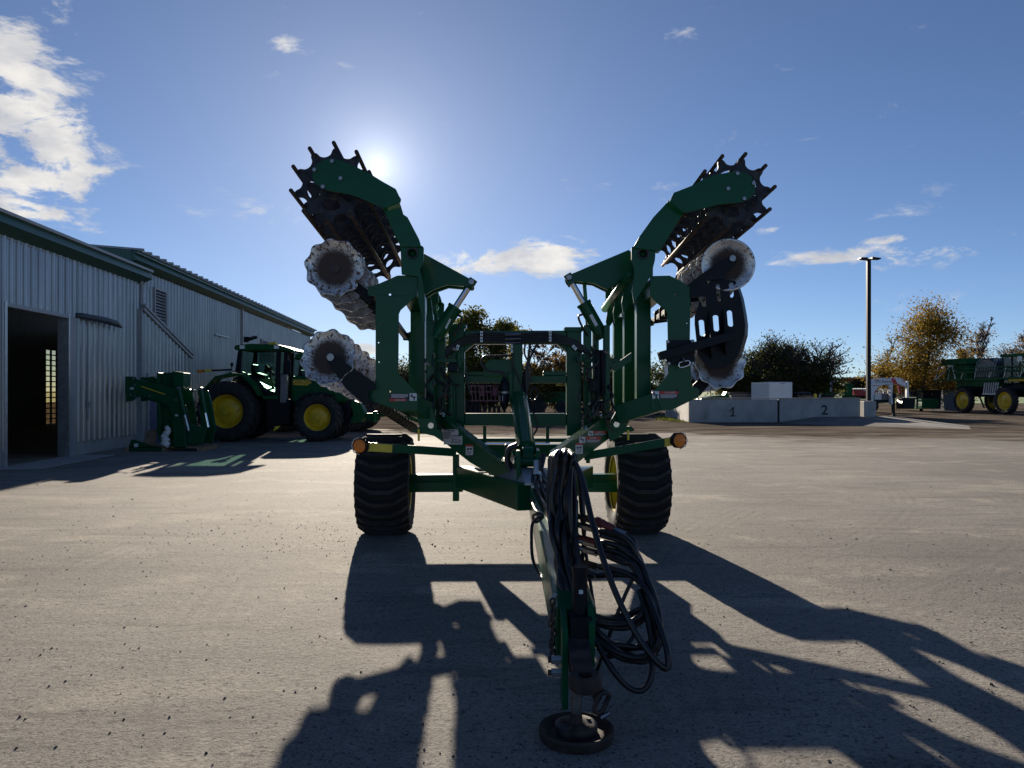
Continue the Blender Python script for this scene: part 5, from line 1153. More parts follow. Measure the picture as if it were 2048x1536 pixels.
# light pole
lp_ = root('lamp_post', ((1737-CX)*KD, YD+1.6, 0), 'tall black lamp post with two flat lamp heads', 'lamp post')
xp = (1737-CX)/F*(YD+1.6); zt2 = CH+(HY-518)/F*(YD+1.6)
MB().box(xp-.10, xp+.10, YD+1.5, YD+1.7, 0, zt2).mk('pole', 'black_paint', lp_, bevel=.01)
MB().box(xp-.2, xp+.2, YD+1.4, YD+1.8, 0, .05).mk('base_plate', 'black_paint', lp_)
for s in (-1, 1):
    MB().add([(xp+s*.08, YD+1.4-s*.1, zt2-.04), (xp+s*.42, YD+1.3-s*.3, zt2-.03-s*.07), (xp+s*.42, YD+1.7-s*.3, zt2-.03-s*.07), (xp+s*.08, YD+1.8-s*.1, zt2-.04), (xp+s*.08, YD+1.4-s*.1, zt2+.08), (xp+s*.40, YD+1.3-s*.3, zt2+.03-s*.07), (xp+s*.40, YD+1.7-s*.3, zt2+.03-s*.07), (xp+s*.08, YD+1.8-s*.1, zt2+.08)],
             [(0,3,2,1), (4,5,6,7), (0,1,5,4), (1,2,6,5), (2,3,7,6), (3,0,4,7)]).mk('lamp_head', 'black_paint', lp_)
# grass at the corner of the dock
def grass():
    mb = MB()
    for i in range(1500):
        px = random.triangular(1308, 1380, 1350); py = random.uniform(834, 846)-(1380-px)*.08; g = G(px, py)
        if g.x > X1-.05 and g.y > YD: continue
        h = random.uniform(.06, .2); a = random.random()*6; dx, dy = math.cos(a)*.02, math.sin(a)*.02; l = random.uniform(-.08, .08)
        mb.add([g+Vector((-dx, -dy, 0)), g+Vector((dx, dy, 0)), g+Vector((l, l*.5, h))], [(0, 1, 2)])
    tag(mb.mk('grass_tuft', 'grass_blade'), 'strip of rough grass at the foot of the dock end', 'grass', kind='stuff')
grass()
# ================================================================== YARD MACHINES BEYOND THE DOCK
def at(px, Y): return (px-CX)/F*Y
def hz(py, Y): return CH+(HY-py)/F*Y
def vbox(mb, x0, x1, y0, y1, Y, d): return mb.box(at(x0, Y), at(x1, Y), Y, Y+d, hz(y1, Y), hz(y0, Y))
def vpoly(name, pts, Y, d, matn, parent, bevel=.01): return MB().poly([(at(x, Y), Y, hz(y, Y)) for x, y in pts], (0, d, 0)).mk(name, matn, parent, bevel=bevel)
# white enclosed trailer
Y = 50.0
tr = root('enclosed_trailer', (at(1550, Y), Y+1, 0), 'plain white box trailer standing behind the dock wall', 'trailer')
vbox(MB(), 1538, 1585, 764, 806, Y, 3.6).mk('body', 'white_paint', tr, bevel=.04)
MB().add([(at(1538.5, Y), Y+.02, hz(806, Y)), (at(1538.5, Y), Y+.02, hz(764, Y)), (at(1517, Y), Y+1.5, hz(765, Y)), (at(1517, Y), Y+1.5, hz(806, Y)), (at(1538.5, Y), Y+3.4, hz(806, Y)), (at(1538.5, Y), Y+3.4, hz(764, Y))], [(0,1,2,3), (3,2,5,4), (1,5,2), (0,3,4)]).mk('nose', 'white_paint', tr)
for x in (1545, 1572): MB().cyl((at(x, Y), Y-.02, .38), (at(x, Y), Y+.25, .38), .38, n=20).mk('wheel', 'rubber', tr)
MB().box(at(1517, Y), at(1585, Y), Y+.2, Y+3.4, .45, hz(805, Y)).mk('chassis', 'black_paint', tr); MB().beam((at(1520, Y), Y+1.8, .5), (at(1505, Y), Y+1.8, .45), .1, .1).mk('drawbar', 'black_paint', tr)
MB().beam((at(1508, Y), Y+1.8, .5), (at(1508, Y), Y+1.8, 0), .08, .08).mk('jockey_leg', 'black_paint', tr)
vpoly('stripe', [(1560,766.5),(1570,766.5),(1570,767.5),(1560,767.5)], Y-.008, .006, 'black_decal', tr, 0)
def simple_wheel(x, y, r, w_, parent, rimm='yellow', rr=.55):
    t = MB().cyl((x, y-w_/2, r), (x, y+w_/2, r), r, n=26).mk('wheel', 'rubber', parent, bevel=.03)
    for s in (-1, 1): MB().cyl((x, y+s*w_*.40, r), (x, y+s*(w_/2+.015), r), r*rr, n=20).mk('rim', rimm, t)
    return t
# round baler
Y = 56.0
ba = root('round_baler', (at(1655, Y), Y, 0), 'round bodied green baler behind the dock wall beside the hedge', 'baler')
pts = [(1636,798),(1636,790),(1640,783),(1647,779),(1656,777),(1664,780),(1668,786),(1669,798),(1668,812),(1640,812)]
vpoly('body', pts, Y, 2.2, 'green_far', ba, .05); simple_wheel(at(1652, Y), Y+.1, .72, .5, ba); simple_wheel(at(1652, Y), Y+2.3, .72, .5, ba)
vpoly('guard', [(1636,796),(1640,784),(1647,779),(1646,786),(1641,797)], Y-.05, .04, 'white_paint', ba, 0)
MB().beam((at(1660, Y), Y+1, .6), (at(1682, Y), Y+1, .5), .2, .2).mk('drawbar', 'green_far', ba); MB().beam((at(1680, Y), Y+1, .5), (at(1680, Y), Y+1, 0), .1, .1).mk('jack', 'green_far', ba)
# wooden utility post with cross arm
Y = 54.0
po = root('signal_post', (at(1664, Y), Y, 0), 'dark upright post with short cross arm behind the dock wall', 'post')
MB().box(at(1662.5, Y), at(1666, Y), Y, Y+.12, 0, hz(761, Y)).mk('post', 'bark', po); vbox(MB(), 1662, 1671.5, 760.5, 764, Y-.05, .2).mk('cross_arm', 'bark', po)
for y0, y1 in ((765, 769), (775, 783)): vbox(MB(), 1661.3, 1662.3, y0, y1, Y-.02, .1).mk('reflector', 'white_paint', po)
# combine header / green drill on end
Y = 60.0
dr_ = root('seed_drill', (at(1697, Y), Y, 0), 'boxy green seed drill beside the red wagon', 'seed drill')
vpoly('hopper', [(1689,767),(1705,766),(1707,769),(1705,790),(1701,793),(1690,793),(1687,780)], Y, 2.0, 'green_far', dr_, .04)
vpoly('arm', [(1678,768),(1686,770),(1690,778),(1688,784),(1681,776)], Y+.5, .3, 'black_paint', dr_, 0); vpoly('frame', [(1684,790),(1712,790),(1712,806),(1684,806)], Y+.3, 1.4, 'green_far', dr_, .02)
MB().cyl((at(1680, Y), Y+.4, hz(773, Y)), (at(1680, Y), Y+.9, hz(773, Y)), .28, n=16).mk('fan', 'black_paint', dr_)
for px in (1690, 1706): simple_wheel(at(px, Y), Y+.2, .5, .3, dr_)
# red wagon
Y = 62.0
wg = root('red_wagon', (at(1728, Y), Y, 0), 'red flared grain wagon parked behind the lamp post', 'wagon')
vpoly('box', [(1706,778),(1758,778),(1754,792),(1711,792)], Y, 2.4, 'red_paint', wg, .03); vpoly('chassis', [(1712,792),(1752,792),(1752,798),(1712,798)], Y+.6, 1.2, 'black_paint', wg, 0)
for px in (1717, 1746):
    for dy in (.2, 2.2): simple_wheel(at(px, Y), Y+dy, .5, .3, wg, 'white_paint')
vpoly('stripe', [(1727,780.5),(1734,780.5),(1734,782),(1727,782)], Y-.01, .008, 'white_decal', wg, 0)
# light-coloured bits and timber between
Y = 52.0
tb = root('timber_stack', (at(1680, Y), Y, 0), 'low stack of pale sawn timber behind the dock wall', 'timber')
for k in range(7): MB().box(at(1668, Y), at(1690 if k % 2 else 1693, Y), Y, Y+1.0, .16*k, .16*k+.15).mk('beam', 'wood', tb)
Y = 51.0
pl_ = root('wooden_crate', (at(1620, Y), Y, 0), 'brown crate with a yellow upright fork behind the dock wall', 'crate')
vbox(MB(), 1608, 1634, 791, 833, Y, 1.2).mk('crate', 'cardboard', pl_, bevel=.02); vpoly('fork', [(1628,798),(1628,789),(1631,786.5),(1634,789),(1634,833),(1628,833)], Y-.1, .09, 'yellow', pl_, 0)
Y = 53.0
tk = root('tool_cage', (at(1609, Y), Y, 0), 'grey open steel cage behind the dock wall', 'cage')
vbox(MB(), 1596, 1622, 784, 786, Y, 1.6).mk('top', 'tarp', tk)
for px in (1596.7, 1608, 1621):
    for dy in (0, 1.5): MB().box(at(px, Y)-.03, at(px, Y)+.03, Y+dy, Y+dy+.06, 0, hz(784, Y)).mk('leg', 'tarp', tk)
vbox(MB(), 1597, 1621, 787, 830, Y+1.2, .1).mk('back_panel', 'black_paint', tk)
# dark trough and green mower deck by the grass
Y = 53.5
dk = root('dark_skip', (at(1478, Y), Y, 0), 'long dark skip standing below the hedge trees', 'skip')
vpoly('tub', [(1462,786),(1504,785),(1502,830),(1466,830)], Y, 1.6, 'tarp', dk, .02); vpoly('rim', [(1461,785),(1505,784),(1505,787),(1461,787)], Y-.05, 1.7, 'black_paint', dk, 0)
Y = 49.0
md = root('mower_deck', (at(1436, Y), Y, 0), 'green mower deck standing behind the numbered dock wall', 'mower')
vpoly('deck', [(1402,822),(1402,798),(1420,793),(1452,790),(1460,800),(1462,825)], Y, 1.4, 'green_far', md, .05); vpoly('cover', [(1445,798),(1454,783),(1463,800)], Y+.2, .8, 'green_far', md, .02)
for px in (1412, 1452): simple_wheel(at(px, Y), Y+.1, .35, .25, md)
# gooseneck trailer
Y = 51.5
gn = root('gooseneck_trailer', (at(1780, Y), Y, 0), 'white gooseneck trailer front with broad red stripe', 'trailer')
q = lambda *p: z(1720, 730, .0879, *p)
neck = q((215,390),(330,330),(480,300),(640,290),(850,285),(930,300),(1040,360),(1050,385),(1060,490),(1040,500),(940,455),(860,435),(700,430),(560,450),(440,490),(370,550),(330,620),(310,700),(310,860),(220,860))
nk = vpoly('neck', neck, Y, .5, 'white_paint', gn, .02)
vpoly('red_stripe', q((705,300),(795,310),(860,432),(755,430)), Y-.012, .01, 'red_decal', nk, 0)
for a in (((330,340),(405,322),(405,340),(330,358)), ((580,294),(660,294),(660,308),(580,308)), ((955,350),(1045,368),(1045,385),(955,366))): vpoly('marker', q(*a), Y-.012, .01, 'red_decal', nk, 0)
c = q((540, 375))[0]; text('lettering', 'DPA Aluminar', .30, 'black_decal', Matrix.Translation((at(c[0], Y), Y-.006, hz(c[1], Y))) @ FACE, nk, .001, xs=.62)
c = q((355, 465))[0]; text('lettering', 'Gooseneck', .14, 'red_decal', Matrix.Translation((at(c[0], Y), Y-.006, hz(c[1], Y))) @ FACE, nk, .001, xs=.7)
vpoly('neck_leg', q((640,440),(760,440),(745,520),(750,890),(705,890),(690,520)), Y+.05, .3, 'white_paint', gn); vpoly('neck_strut', q((860,430),(900,440),(930,560),(945,660),(900,640)), Y+.1, .15, 'red_paint', gn, 0)
vpoly('coupler_tube', q((1060,370),(1112,360),(1112,600),(1118,745),(1065,745),(1070,560)), Y+.02, .25, 'galv', gn)
for x0 in (752,): vpoly('landing_leg', q((752,640),(800,640),(800,1170),(752,1170)), Y+.1, .2, 'black_paint', gn)
vpoly('foot_plate', q((735,1155),(820,1155),(820,1185),(735,1185)), Y, .4, 'black_paint', gn); vpoly('gear_box', q((745,640),(820,640),(840,740),(745,760)), Y+.0, .35, 'black_paint', gn)
vpoly('tool_box', q((325,640),(680,640),(690,790),(330,795)), Y+.6, .6, 'white_paint', gn); vpoly('box_door', q((495,645),(660,645),(660,785),(495,785)), Y+.585, .012, 'grey_plastic', gn, 0)
vpoly('rail', q((370,555),(650,555),(650,575),(370,575)), Y+.9, .1, 'white_paint', gn)
for k in range(6): vpoly('stake', q((375+k*52,575),(395+k*52,575),(395+k*52,640),(375+k*52,640)), Y+.9, .08, 'white_paint' if k % 2 else 'grey_plastic', gn, 0)
vpoly('deck', q((200,790),(720,790),(720,860),(200,880)), Y+.4, 2.0, 'black_paint', gn)
for px in (1752, 1762): simple_wheel(at(px, Y), Y+2.0, .42, .3, gn, 'white_paint')
# green bucket boxes, black tanks
Y = 62.0
def gbox(pts, label, mt='green_far', Yb=Y, d=1.4, name='loader_bucket', cat='bucket'):
    r_ = root(name, (at(sum(p[0] for p in pts)/len(pts), Yb), Yb+.5, 0), label, cat)
    vpoly('shell', pts, Yb, d, mt, r_, .03); vpoly('lip', [(min(p[0] for p in pts)-.5, min(p[1] for p in pts)-1), (max(p[0] for p in pts)+.5, min(p[1] for p in pts)-1), (max(p[0] for p in pts)+.5, min(p[1] for p in pts)+1), (min(p[0] for p in pts)-.5, min(p[1] for p in pts)+1)], Yb-.04, d+.08, mt, r_, 0)
    return r_
gb = 825
gbox(q((1405,930),(1420,790),(1790,785),(1785,940),(1700,1000),(1420,1000)), 'open green bucket under the yellow autumn tree')
gbox(q((1280,900),(1290,740),(1335,745),(1330,900),(1320,1000),(1285,1000)), 'narrow green bucket end beside the open green bucket', Yb=61.0)
gbox(q((1430,720),(1425,600),(1860,580),(1850,725),(1840,1000),(1440,1000)), 'large black tub behind the green bucket', 'black_paint', 64.5, 2.0, 'plastic_tub', 'tub')
gbox(q((1125,830),(1130,630),(1370,630),(1370,830),(1360,1000),(1130,1000)), 'grey blue skip behind the gooseneck trailer', 'tarp', 66.0, 2.0, 'metal_skip', 'skip')
gbox([(1888,812),(1886,784),(1945,782),(1945,812),(1940,824),(1890,824)], 'long dark blue container behind the sprayer', 'tarp', 68.0, 2.4, 'metal_skip', 'container')
gbox(q((960,870),(1000,760),(1260,760),(1260,880),(1240,1000),(980,1000)), 'low black hitch box beside the gooseneck trailer', 'black_paint', 58.0, 1.0, 'hitch_box', 'box')
# ================================================================== SPRAYER
hd_ = Vector((.14, -.99, 0)).normalized()
MS = Matrix(((hd_.x, -hd_.y, 0, 36.9), (hd_.y, hd_.x, 0, 58.2), (0, 0, 1, 0), (0, 0, 0, 1)))   # x forward, y to its left, right side is -y
mat('tank', (.03, .035, .05), .3, var=.15)
with frame(MS):
    spr = root('crop_sprayer', (0, 0, 0), 'green self-propelled crop sprayer with tall yellow wheels and folded booms', 'sprayer')
    for x in (-2.1, 2.15):
        for y in (-1.35, 1.35):
            ag_wheel(axm(x, y, .98, 1), .99, .42, .66, spr, 24, 1 if y < 0 else -1, lugh=.05)
            MB().box(x-.12, x+.12, y*.72-.08, y*.72+.08, .8, 1.9).mk('wheel_leg', 'green_far', spr)
            MB().tube([(x+1.12*math.cos(a), y-.0, .98+1.12*math.sin(a)) for a in [R(30+12*k) for k in range(11)]], .05, 5).mk('fender', 'black_paint', spr)
    CUR.append(CUR[-1] @ Matrix.Diagonal((1, 1, 1.2, 1)))
    MB().box(-3.2, 3.2, -.75, .75, 1.05, 1.75).mk('chassis', 'black_paint', spr)
    MB().box(-2.6, 1.0, -1.1, 1.1, 1.7, 2.25).mk('deck', 'green_far', spr, bevel=.05)
    tk_ = MB(); tk_.poly([(-1.4, -1.05, 2.2), (.9, -1.05, 2.2), (.9, -1.05, 2.75), (.7, -1.05, 3.25), (.2, -1.05, 3.5), (-.8, -1.05, 3.45), (-1.3, -1.05, 3.0)], (0, 2.1, 0)); ts = tk_.mk('spray_tank', 'tank', spr, bevel=.12)
    for k in range(9):
        x = -1.2+.24*k; MB().tube([(x-.1, -1.07, 2.3), (x, -1.07, 2.9), (x+.12, -1.0, 3.3), (x+.2, -.7, 3.48)], .035, 5).mk('tank_rib', 'gutter_grey', ts)
    cab = MB().poly([(1.2, -.85, 1.9), (2.9, -.85, 1.9), (3.1, -.85, 2.5), (2.8, -.85, 3.5), (1.3, -.85, 3.5)], (0, 1.7, 0)).mk('cab', 'cab_glass', spr)
    MB().box(1.05, 3.1, -.95, .95, 3.5, 3.68).mk('cab_roof', 'green_far', spr, bevel=.05)
    for x in (1.22, 2.1, 2.82): MB().box(x, x+.08, -.9, -.84, 1.9, 3.5).mk('cab_pillar', 'black_paint', spr)
    MB().box(1.3, 2.6, -.5, .5, 1.75, 2.5).mk('cab_interior', 'black_paint', spr)
    MB().box(2.9, 3.05, -1.1, -.86, 3.2, 3.5).mk('mirror', 'white_paint', spr)
    MB().box(2.9, 4.4, -.7, .7, 1.5, 2.35).mk('hood', 'green_far', spr, bevel=.1)
    for sgn in (-1, 1):
        y = sgn*1.75
        for zz_, r_ in ((2.15, .06), (2.62, .045), (2.85, .04)): MB().beam((-5.0 if zz_ < 2.3 else -3.6, y, zz_), (4.2, y, zz_+.05), .07, r_*1.7).mk('boom_rail', 'green_far', spr)
        for k in range(16): MB().beam((-3.4+k*.48, y, 2.17), (-3.16+k*.48, y, 2.6 if k % 2 else 2.85), .03, .03).mk('boom_lattice', 'green_far' if k % 3 else 'white_paint', spr)
        MB().beam((-4.9, y, 2.15), (-4.2, y, 3.15), .07, .07).mk('boom_post', 'galv', spr); MB().beam((-4.8, y, 2.18), (-2.9, y, 3.15), .06, .06).mk('boom_post', 'galv', spr); MB().beam((-2.9, y, 3.15), (-2.5, y, 2.18), .07, .07).mk('boom_post', 'galv', spr)
        MB().beam((-4.2, y, 3.15), (-2.9, y, 3.15), .08, .08).mk('boom_post', 'green_far', spr)
    MB().box(-4.4, -1.6, -1.6, 1.6, 3.15, 3.55).mk('boom_rack', 'green_far', spr, bevel=.03); MB().box(-4.0, -1.6, -1.5, 1.5, 2.2, 3.1).mk('boom_centre', 'green_far', spr, bevel=.03)
    MB().box(-3.4, -2.5, -1.0, 1.0, 1.2, 2.3).mk('rear_body', 'green_far', spr)
    for k in range(7): MB().beam((-.3+k*.22, -1.15, 1.25), (-.15+k*.22, -1.15, 1.95), .06, .05).mk('ladder_rung', 'white_paint', spr)
    MB().box(-.4, 1.3, -1.18, -1.12, 1.2, 1.28).mk('ladder_rail', 'white_paint', spr)
    MB().box(2.0, 3.6, -1.02, -.96, 2.0, 2.14).mk('stripe', 'yellow', spr)
    CUR.pop()
# ================================================================== SHADED MACHINES SEEN THROUGH THE FRAME
Y = 57.0
cu = root('field_cultivator', (at(975, Y), Y, 0), 'faded red field cultivator with many tines seen through the harrow frame', 'cultivator')
for y_, w_ in ((800, 950), (782, 985), (770, 975)): vbox(MB(), 940, 1006, y_, y_+3, Y+(800-y_)*.03, .12).mk('toolbar', 'pink_paint', cu)
for k in range(9):
    x = 942+k*7.6; MB().beam((at(x, Y), Y, hz(801, Y)), (at(x+1, Y), Y+.1, hz(818, Y)), .06, .05).mk('tine', 'rust_dark', cu)
    MB().beam((at(x, Y), Y+.2, hz(771, Y)), (at(x+3, Y), Y, hz(803, Y)), .05, .05).mk('brace', 'pink_paint', cu)
    MB().tube([(at(x+2, Y), Y-.1, hz(818, Y)), (at(x+2, Y)-.1, Y-.25, .18), (at(x+2, Y), Y-.3, .0)], .03, 5).mk('spring_tooth', 'rust_dark', cu)
for px in (932, 946): simple_wheel(at(px, Y), Y+.4, .50, .35, cu, 'rust_dark')
for px in (960, 985): vbox(MB(), px, px+9, 772, 792, Y+.5, .4).mk('bracket', 'pink_paint', cu)
for k in range(7): vbox(MB(), 938+k*9.5, 944+k*9.5, 812, 826, Y-.2, .5).mk('roller_gang', 'rust_dark', cu)
Y = 58.0
tkx = root('tracked_tractor', (at(1075, Y), Y, 0), 'dark tractor track and body seen through the right of the harrow frame', 'tractor')
N = 40; tp = []
for k in range(N):
    a = 2*math.pi*k/N; tp.append((at(1068, Y)+1.0*math.copysign(abs(math.cos(a))**.7, math.cos(a))*(1 if math.sin(a) < 0 else .62), .86+.86*math.sin(a)))
MB().poly([(x, Y, zz_) for x, zz_ in tp], (0, .6, 0)).mk('track', 'rubber', tkx)
for k in range(0, N, 1):
    x, zz_ = tp[k]; MB().box(x-.045, x+.045, Y-.03, Y+.63, zz_-.045, zz_+.045).mk('track_lug', 'rubber', tkx)
MB().box(at(1040, Y), at(1135, Y), Y+.7, Y+1.6, .8, 1.7).mk('body', 'green_far', tkx, bevel=.05); vbox(MB(), 1112, 1133, 767, 772, Y+.3, .4).mk('yellow_rail', 'yellow', tkx)
simple_wheel(at(1124, Y), Y+.3, .48, .4, tkx, 'black_paint'); MB().box(at(1060, Y), at(1098, Y), Y+.75, Y+1.7, 1.7, 2.15).mk('cab', 'black_paint', tkx, bevel=.05)
Y = 56.0
rb = root('red_seeder', (at(893, Y), Y, 0), 'red upright seeder hopper seen beside the left frame post', 'seeder')
vpoly('hopper', [(886,768),(898,768),(897,800),(888,801)], Y, 1.4, 'red_paint', rb, .02); vpoly('frame', [(884,800),(900,800),(900,806),(884,806)], Y, 1.4, 'black_paint', rb, 0)
for px in (886, 898): simple_wheel(at(px, Y), Y+.2, .4, .25, rb, 'black_paint')
Y = 55.0
sm = root('red_mower', (at(1325, Y), Y, 0), 'small dark red machine standing behind the right tyre', 'machine')
vpoly('body', [(1300,800),(1306,782),(1318,778),(1322,800),(1322,820),(1300,820)], Y, 1.2, 'pink_paint', sm, .03); simple_wheel(at(1311, Y), Y+.1, .4, .3, sm, 'black_paint')
# ================================================================== TREES
def quads(name, C, N1, N2, S, matn, parent):
    """many small leaf faces in one mesh"""
    n = len(C); v = np.empty((n, 4, 3)); v[:, 0] = C-N1*S[:, None]; v[:, 1] = C+N2*S[:, None]*.5; v[:, 2] = C+N1*S[:, None]; v[:, 3] = C-N2*S[:, None]*.5
    me = bpy.data.meshes.new(name); me.vertices.add(4*n); me.loops.add(4*n); me.polygons.add(n)
    c0 = v.reshape(-1, 3).mean(0); me.vertices.foreach_set('co', (v.reshape(-1, 3)-c0).ravel()); me.loops.foreach_set('vertex_index', np.arange(4*n)); me.polygons.foreach_set('loop_start', np.arange(0, 4*n, 4))
    me.update(); me.validate(); me.materials.append(M[matn]); o = bpy.data.objects.new(name, me); COL.objects.link(o)
    return reg(o, parent, Matrix.Translation(Vector(c0)))
def tree(px, Y, top, half, label, leaf='leaf_green', nleaf=5000, size=.10, bare=False, base=.18, stems=1, levels=3, group=None, seed=0, name='tree', cat='tree', lean=0, full=False, vr=1.15, slim=False):
    rn = random.Random(seed*13+px); x0 = at(px, Y); H = hz(top, Y); Wd = half/F*Y
    t = root(name, (x0, Y, 0), label, cat, group)
    mb = MB(); tips = []
    def grow(p, dirv, L, r, lev):
        n = 4; pts = [p]; rr = [r]; d_ = dirv.copy()
        for i in range(n):
            d_ = (d_+Vector((rn.gauss(0, .13), rn.gauss(0, .13), rn.gauss(.03, .06)))).normalized(); pts.append(pts[-1]+d_*L/n); rr.append(max(.014 if slim else .020 if bare else .006, r*(1-.72*(i+1)/n)))
        mb.tube(pts, rr, 5 if lev < 2 else 3, cap=False)
        if lev >= 1:
            for i in range(1, n+1): tips.append((pts[i], lev))
        if lev < levels:
            k = (7 if bare else 6)+((12 if full else 4) if lev == 0 else 0)
            for j in range(k):
                u = (base+(1-base)*(j+.5)/k if lev == 0 else .25+.75*(j+.5)/k); i = min(n-1, int(u*n)); q = pts[i]+(pts[i+1]-pts[i])*(u*n-i)
                az = rn.random()*6.283; el = (rn.uniform(.55, 1.1) if slim else rn.uniform(.15, .75)) if lev == 0 else rn.uniform(.1 if slim else -.15, .8)
                side_ = Vector((math.cos(az)*math.cos(el), math.sin(az)*math.cos(el), math.sin(el)))
                if lev == 0:
                    prof_ = math.sin(min(1, (1-u)*1.15+.12)*math.pi*.5)
                    Ln = Wd*(.55+.6*rn.random())*(.35+.75*prof_); nd = side_
                else: Ln = L*rn.uniform(.38, .62); nd = (side_+dirv*.8).normalized()
                grow(q, nd, Ln, max(.018 if slim else .032 if bare else .014, r*(.42 if lev == 0 else .5)*(1-.5*u)), lev+1)
    for s in range(stems):
        d0 = Vector((rn.gauss(lean, .06 if stems == 1 else .22), rn.gauss(0, .06 if stems == 1 else .22), 1)).normalized()
        grow(Vector((x0+(rn.uniform(-.4, .4)*stems*.5 if stems > 1 else 0), Y+rn.uniform(-.2, .2)*(stems > 1), -.02)), d0, H*(rn.uniform(.86, 1.0)), max(.05, H*.017)/math.sqrt(stems), 0)
    mb.mk('trunk', 'bark', t)
    if nleaf:
        tp = np.array([tuple(q) for q, l in tips if l >= 2] or [tuple(q) for q, l in tips]); g = np.random.default_rng(seed+px)
        idx = g.integers(0, len(tp), nleaf); C = tp[idx]+g.normal(0, 1, (nleaf, 3))*np.array([vr, vr, vr*.75])*.30*Wd/2.2
        a = g.normal(0, 1, (nleaf, 3)); a /= np.linalg.norm(a, axis=1)[:, None]; b = np.cross(a, g.normal(0, 1, (nleaf, 3))); b /= np.linalg.norm(b, axis=1)[:, None]
        C[:, 2] = np.maximum(C[:, 2], .1)
        quads('crown', C, a, b, g.uniform(.6, 1.3, nleaf)*size, leaf, t)
    return t
tree(925, 62, 634, 62, 'large leafy green tree rising behind the left of the harrow frame', 'leaf_green', 15000, .14, stems=2, seed=1)
tree(880, 66, 648, 40, 'smaller green tree half hidden behind the left fold cylinder', 'leaf_green', 8000, .13, seed=2)
tree(1036, 66, 642, 28, 'slim yellowing tree behind the middle of the harrow frame', 'leaf_yellow', 2400, .12, seed=3)
tree(1085, 62, 678, 26, 'bare thin tree seen through the harrow frame', 'leaf_brown', 600, .10, bare=True, stems=2, seed=4)
tree(1122, 64, 672, 26, 'bare forked tree beside the right frame post', 'leaf_brown', 600, .10, bare=True, stems=2, seed=5)
tree(1058, 58, 728, 46, 'low scrubby bush of yellow leaves behind the harrow mast', 'leaf_yellow', 6000, .11, stems=4, seed=6, name='bush', cat='bush')
tree(985, 60, 735, 48, 'low dark bush behind the faded red cultivator', 'leaf_dark', 7000, .12, stems=4, seed=7, name='bush', cat='bush')
tree(1130, 60, 722, 40, 'low brown bush at the right side of the frame opening', 'leaf_brown', 5000, .11, stems=4, seed=8, name='bush', cat='bush')
tree(1225, 60, 722, 46, 'dark bush behind the right wing posts', 'leaf_dark', 5000, .12, stems=4, seed=9, name='bush', cat='bush')
tree(1310, 62, 698, 40, 'thin leafed dark tree behind the right wing plate', 'leaf_dark', 4000, .11, stems=3, seed=10)
tree(1505, 60, 706, 62, 'spreading dark hedge tree beside the side guard', 'leaf_dark', 5200, .09, stems=5, seed=11, vr=1.3, bare=True)
tree(1600, 58, 690, 70, 'spreading multi-stemmed hedge tree above the white box trailer', 'leaf_dark', 5600, .09, stems=5, seed=12, vr=1.3, bare=True)
tree(1570, 57, 752, 60, 'low dark hedge shrub behind the white box trailer', 'leaf_dark', 7000, .11, stems=5, seed=13, name='bush', cat='bush')
tree(1632, 57, 745, 34, 'yellowish low shrub between the hedge tree and the baler', 'leaf_green', 4500, .11, stems=4, seed=14, name='bush', cat='bush')
tree(1470, 59, 755, 50, 'low dark shrub above the long dark skip', 'leaf_dark', 6000, .11, stems=5, seed=24, name='bush', cat='bush')
tree(1842, 66, 622, 60, 'tall golden autumn tree beside the lamp post', 'leaf_yellow', 19000, .095, seed=16, base=.08, full=True, vr=1.9)
tree(1800, 70, 735, 46, 'low golden bush left of the autumn tree', 'leaf_yellow', 5000, .12, stems=4, seed=16, name='bush', cat='bush')
tree(1885, 72, 752, 60, 'brown undergrowth bush behind the dark blue container', 'leaf_brown', 7000, .12, stems=5, seed=17, name='bush', cat='bush')
tree(1940, 70, 640, 30, 'bare upright tree without leaves beside the autumn tree', None, 0, bare=True, stems=1, seed=18, slim=True, base=.3)
tree(1753, 74, 670, 24, 'slender bare tree beside the lamp post', None, 0, bare=True, seed=19, base=.25, slim=True)
tree(2004, 76, 640, 46, 'half bare brown tree behind the sprayer', 'leaf_brown', 3200, .10, bare=True, stems=2, seed=20)
tree(1968, 80, 688, 24, 'small orange tree behind the sprayer boom', 'leaf_yellow', 2000, .11, seed=21)
tree(2062, 78, 634, 50, 'orange brown tree behind the sprayer cab', 'leaf_brown', 5000, .12, seed=22)
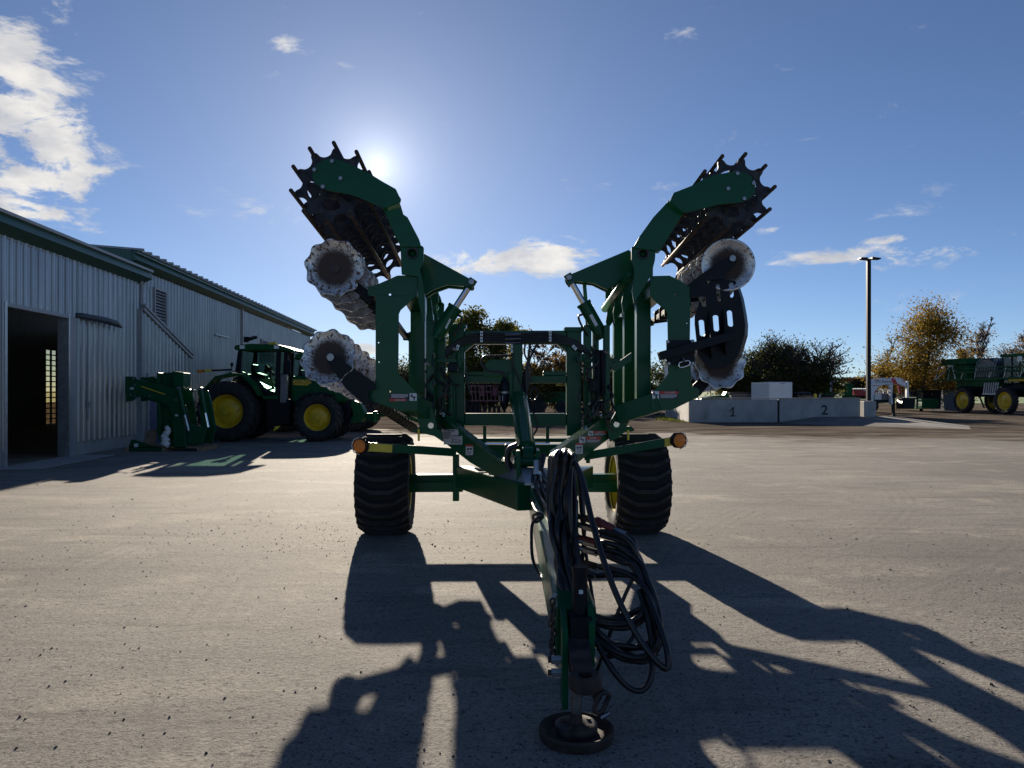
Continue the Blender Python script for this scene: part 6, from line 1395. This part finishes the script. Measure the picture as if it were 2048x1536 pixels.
tree(640, 90, 682, 34, 'sparse pale tree beyond the far end of the warehouse', 'leaf_yellow', 1500, .11, bare=True, seed=23)
tree(715, 84, 762, 70, 'low dark bush behind the tractors', 'leaf_dark', 5000, .13, stems=5, seed=25, name='bush', cat='bush')
tree(820, 84, 755, 60, 'low dark bush behind the left tyre', 'leaf_dark', 5000, .13, stems=5, seed=26, name='bush', cat='bush')
for i, (px, tp, lf, lb) in enumerate(((905, 768, 'leaf_dark', 'low dark shrub behind the red seeder'), (945, 770, 'leaf_dark', 'low dark shrub left of the faded red cultivator'), (1010, 766, 'leaf_dark', 'low dark shrub behind the harrow accumulator'),
        (1095, 764, 'leaf_dark', 'low dark shrub behind the tractor track'), (1165, 766, 'leaf_dark', 'low dark shrub beside the right frame post'), (1265, 760, 'leaf_dark', 'low dark shrub seen between the right wing posts'))):
    tree(px, 63, tp, 46, lb, lf, 5000, .13, stems=6, seed=40+i, name='bush', cat='bush', base=.02)
# far wood across the field, one mass
def wood():
    C = []
    for x0, x1, y0, y1, n in ((1630, 1672, 752, 776, 3000), (1704, 1775, 753, 774, 5200), (1775, 2200, 758, 776, 6000), (500, 900, 765, 780, 3000)):
        Y = 380.0
        for i in range(n):
            px = random.uniform(x0, x1); e = .5+.5*math.sin(px*.31)*math.sin(px*.13+1); tp = y0+(y1-y0)*.35*(1-e)
            if x0 == 1630: tp = y0-4+abs(px-1652)*.7
            C.append((at(px, Y), Y+random.uniform(0, 20), hz(random.uniform(tp, y1+1), Y)))
    C = np.array(C); n = len(C); g = np.random.default_rng(5); a = g.normal(0, 1, (n, 3)); a /= np.linalg.norm(a, axis=1)[:, None]; b = np.cross(a, g.normal(0, 1, (n, 3))); b /= np.linalg.norm(b, axis=1)[:, None]
    leafmat('leaf_far', [(.035, .04, .03), (.06, .05, .035), (.10, .055, .03), (.05, .05, .035)], .3)
    o = quads('far_wood', C, a, b, np.full(n, .75), 'leaf_far', None); tag(o, 'far dark autumn wood along the edge of the green field', 'wood', kind='stuff')
wood()
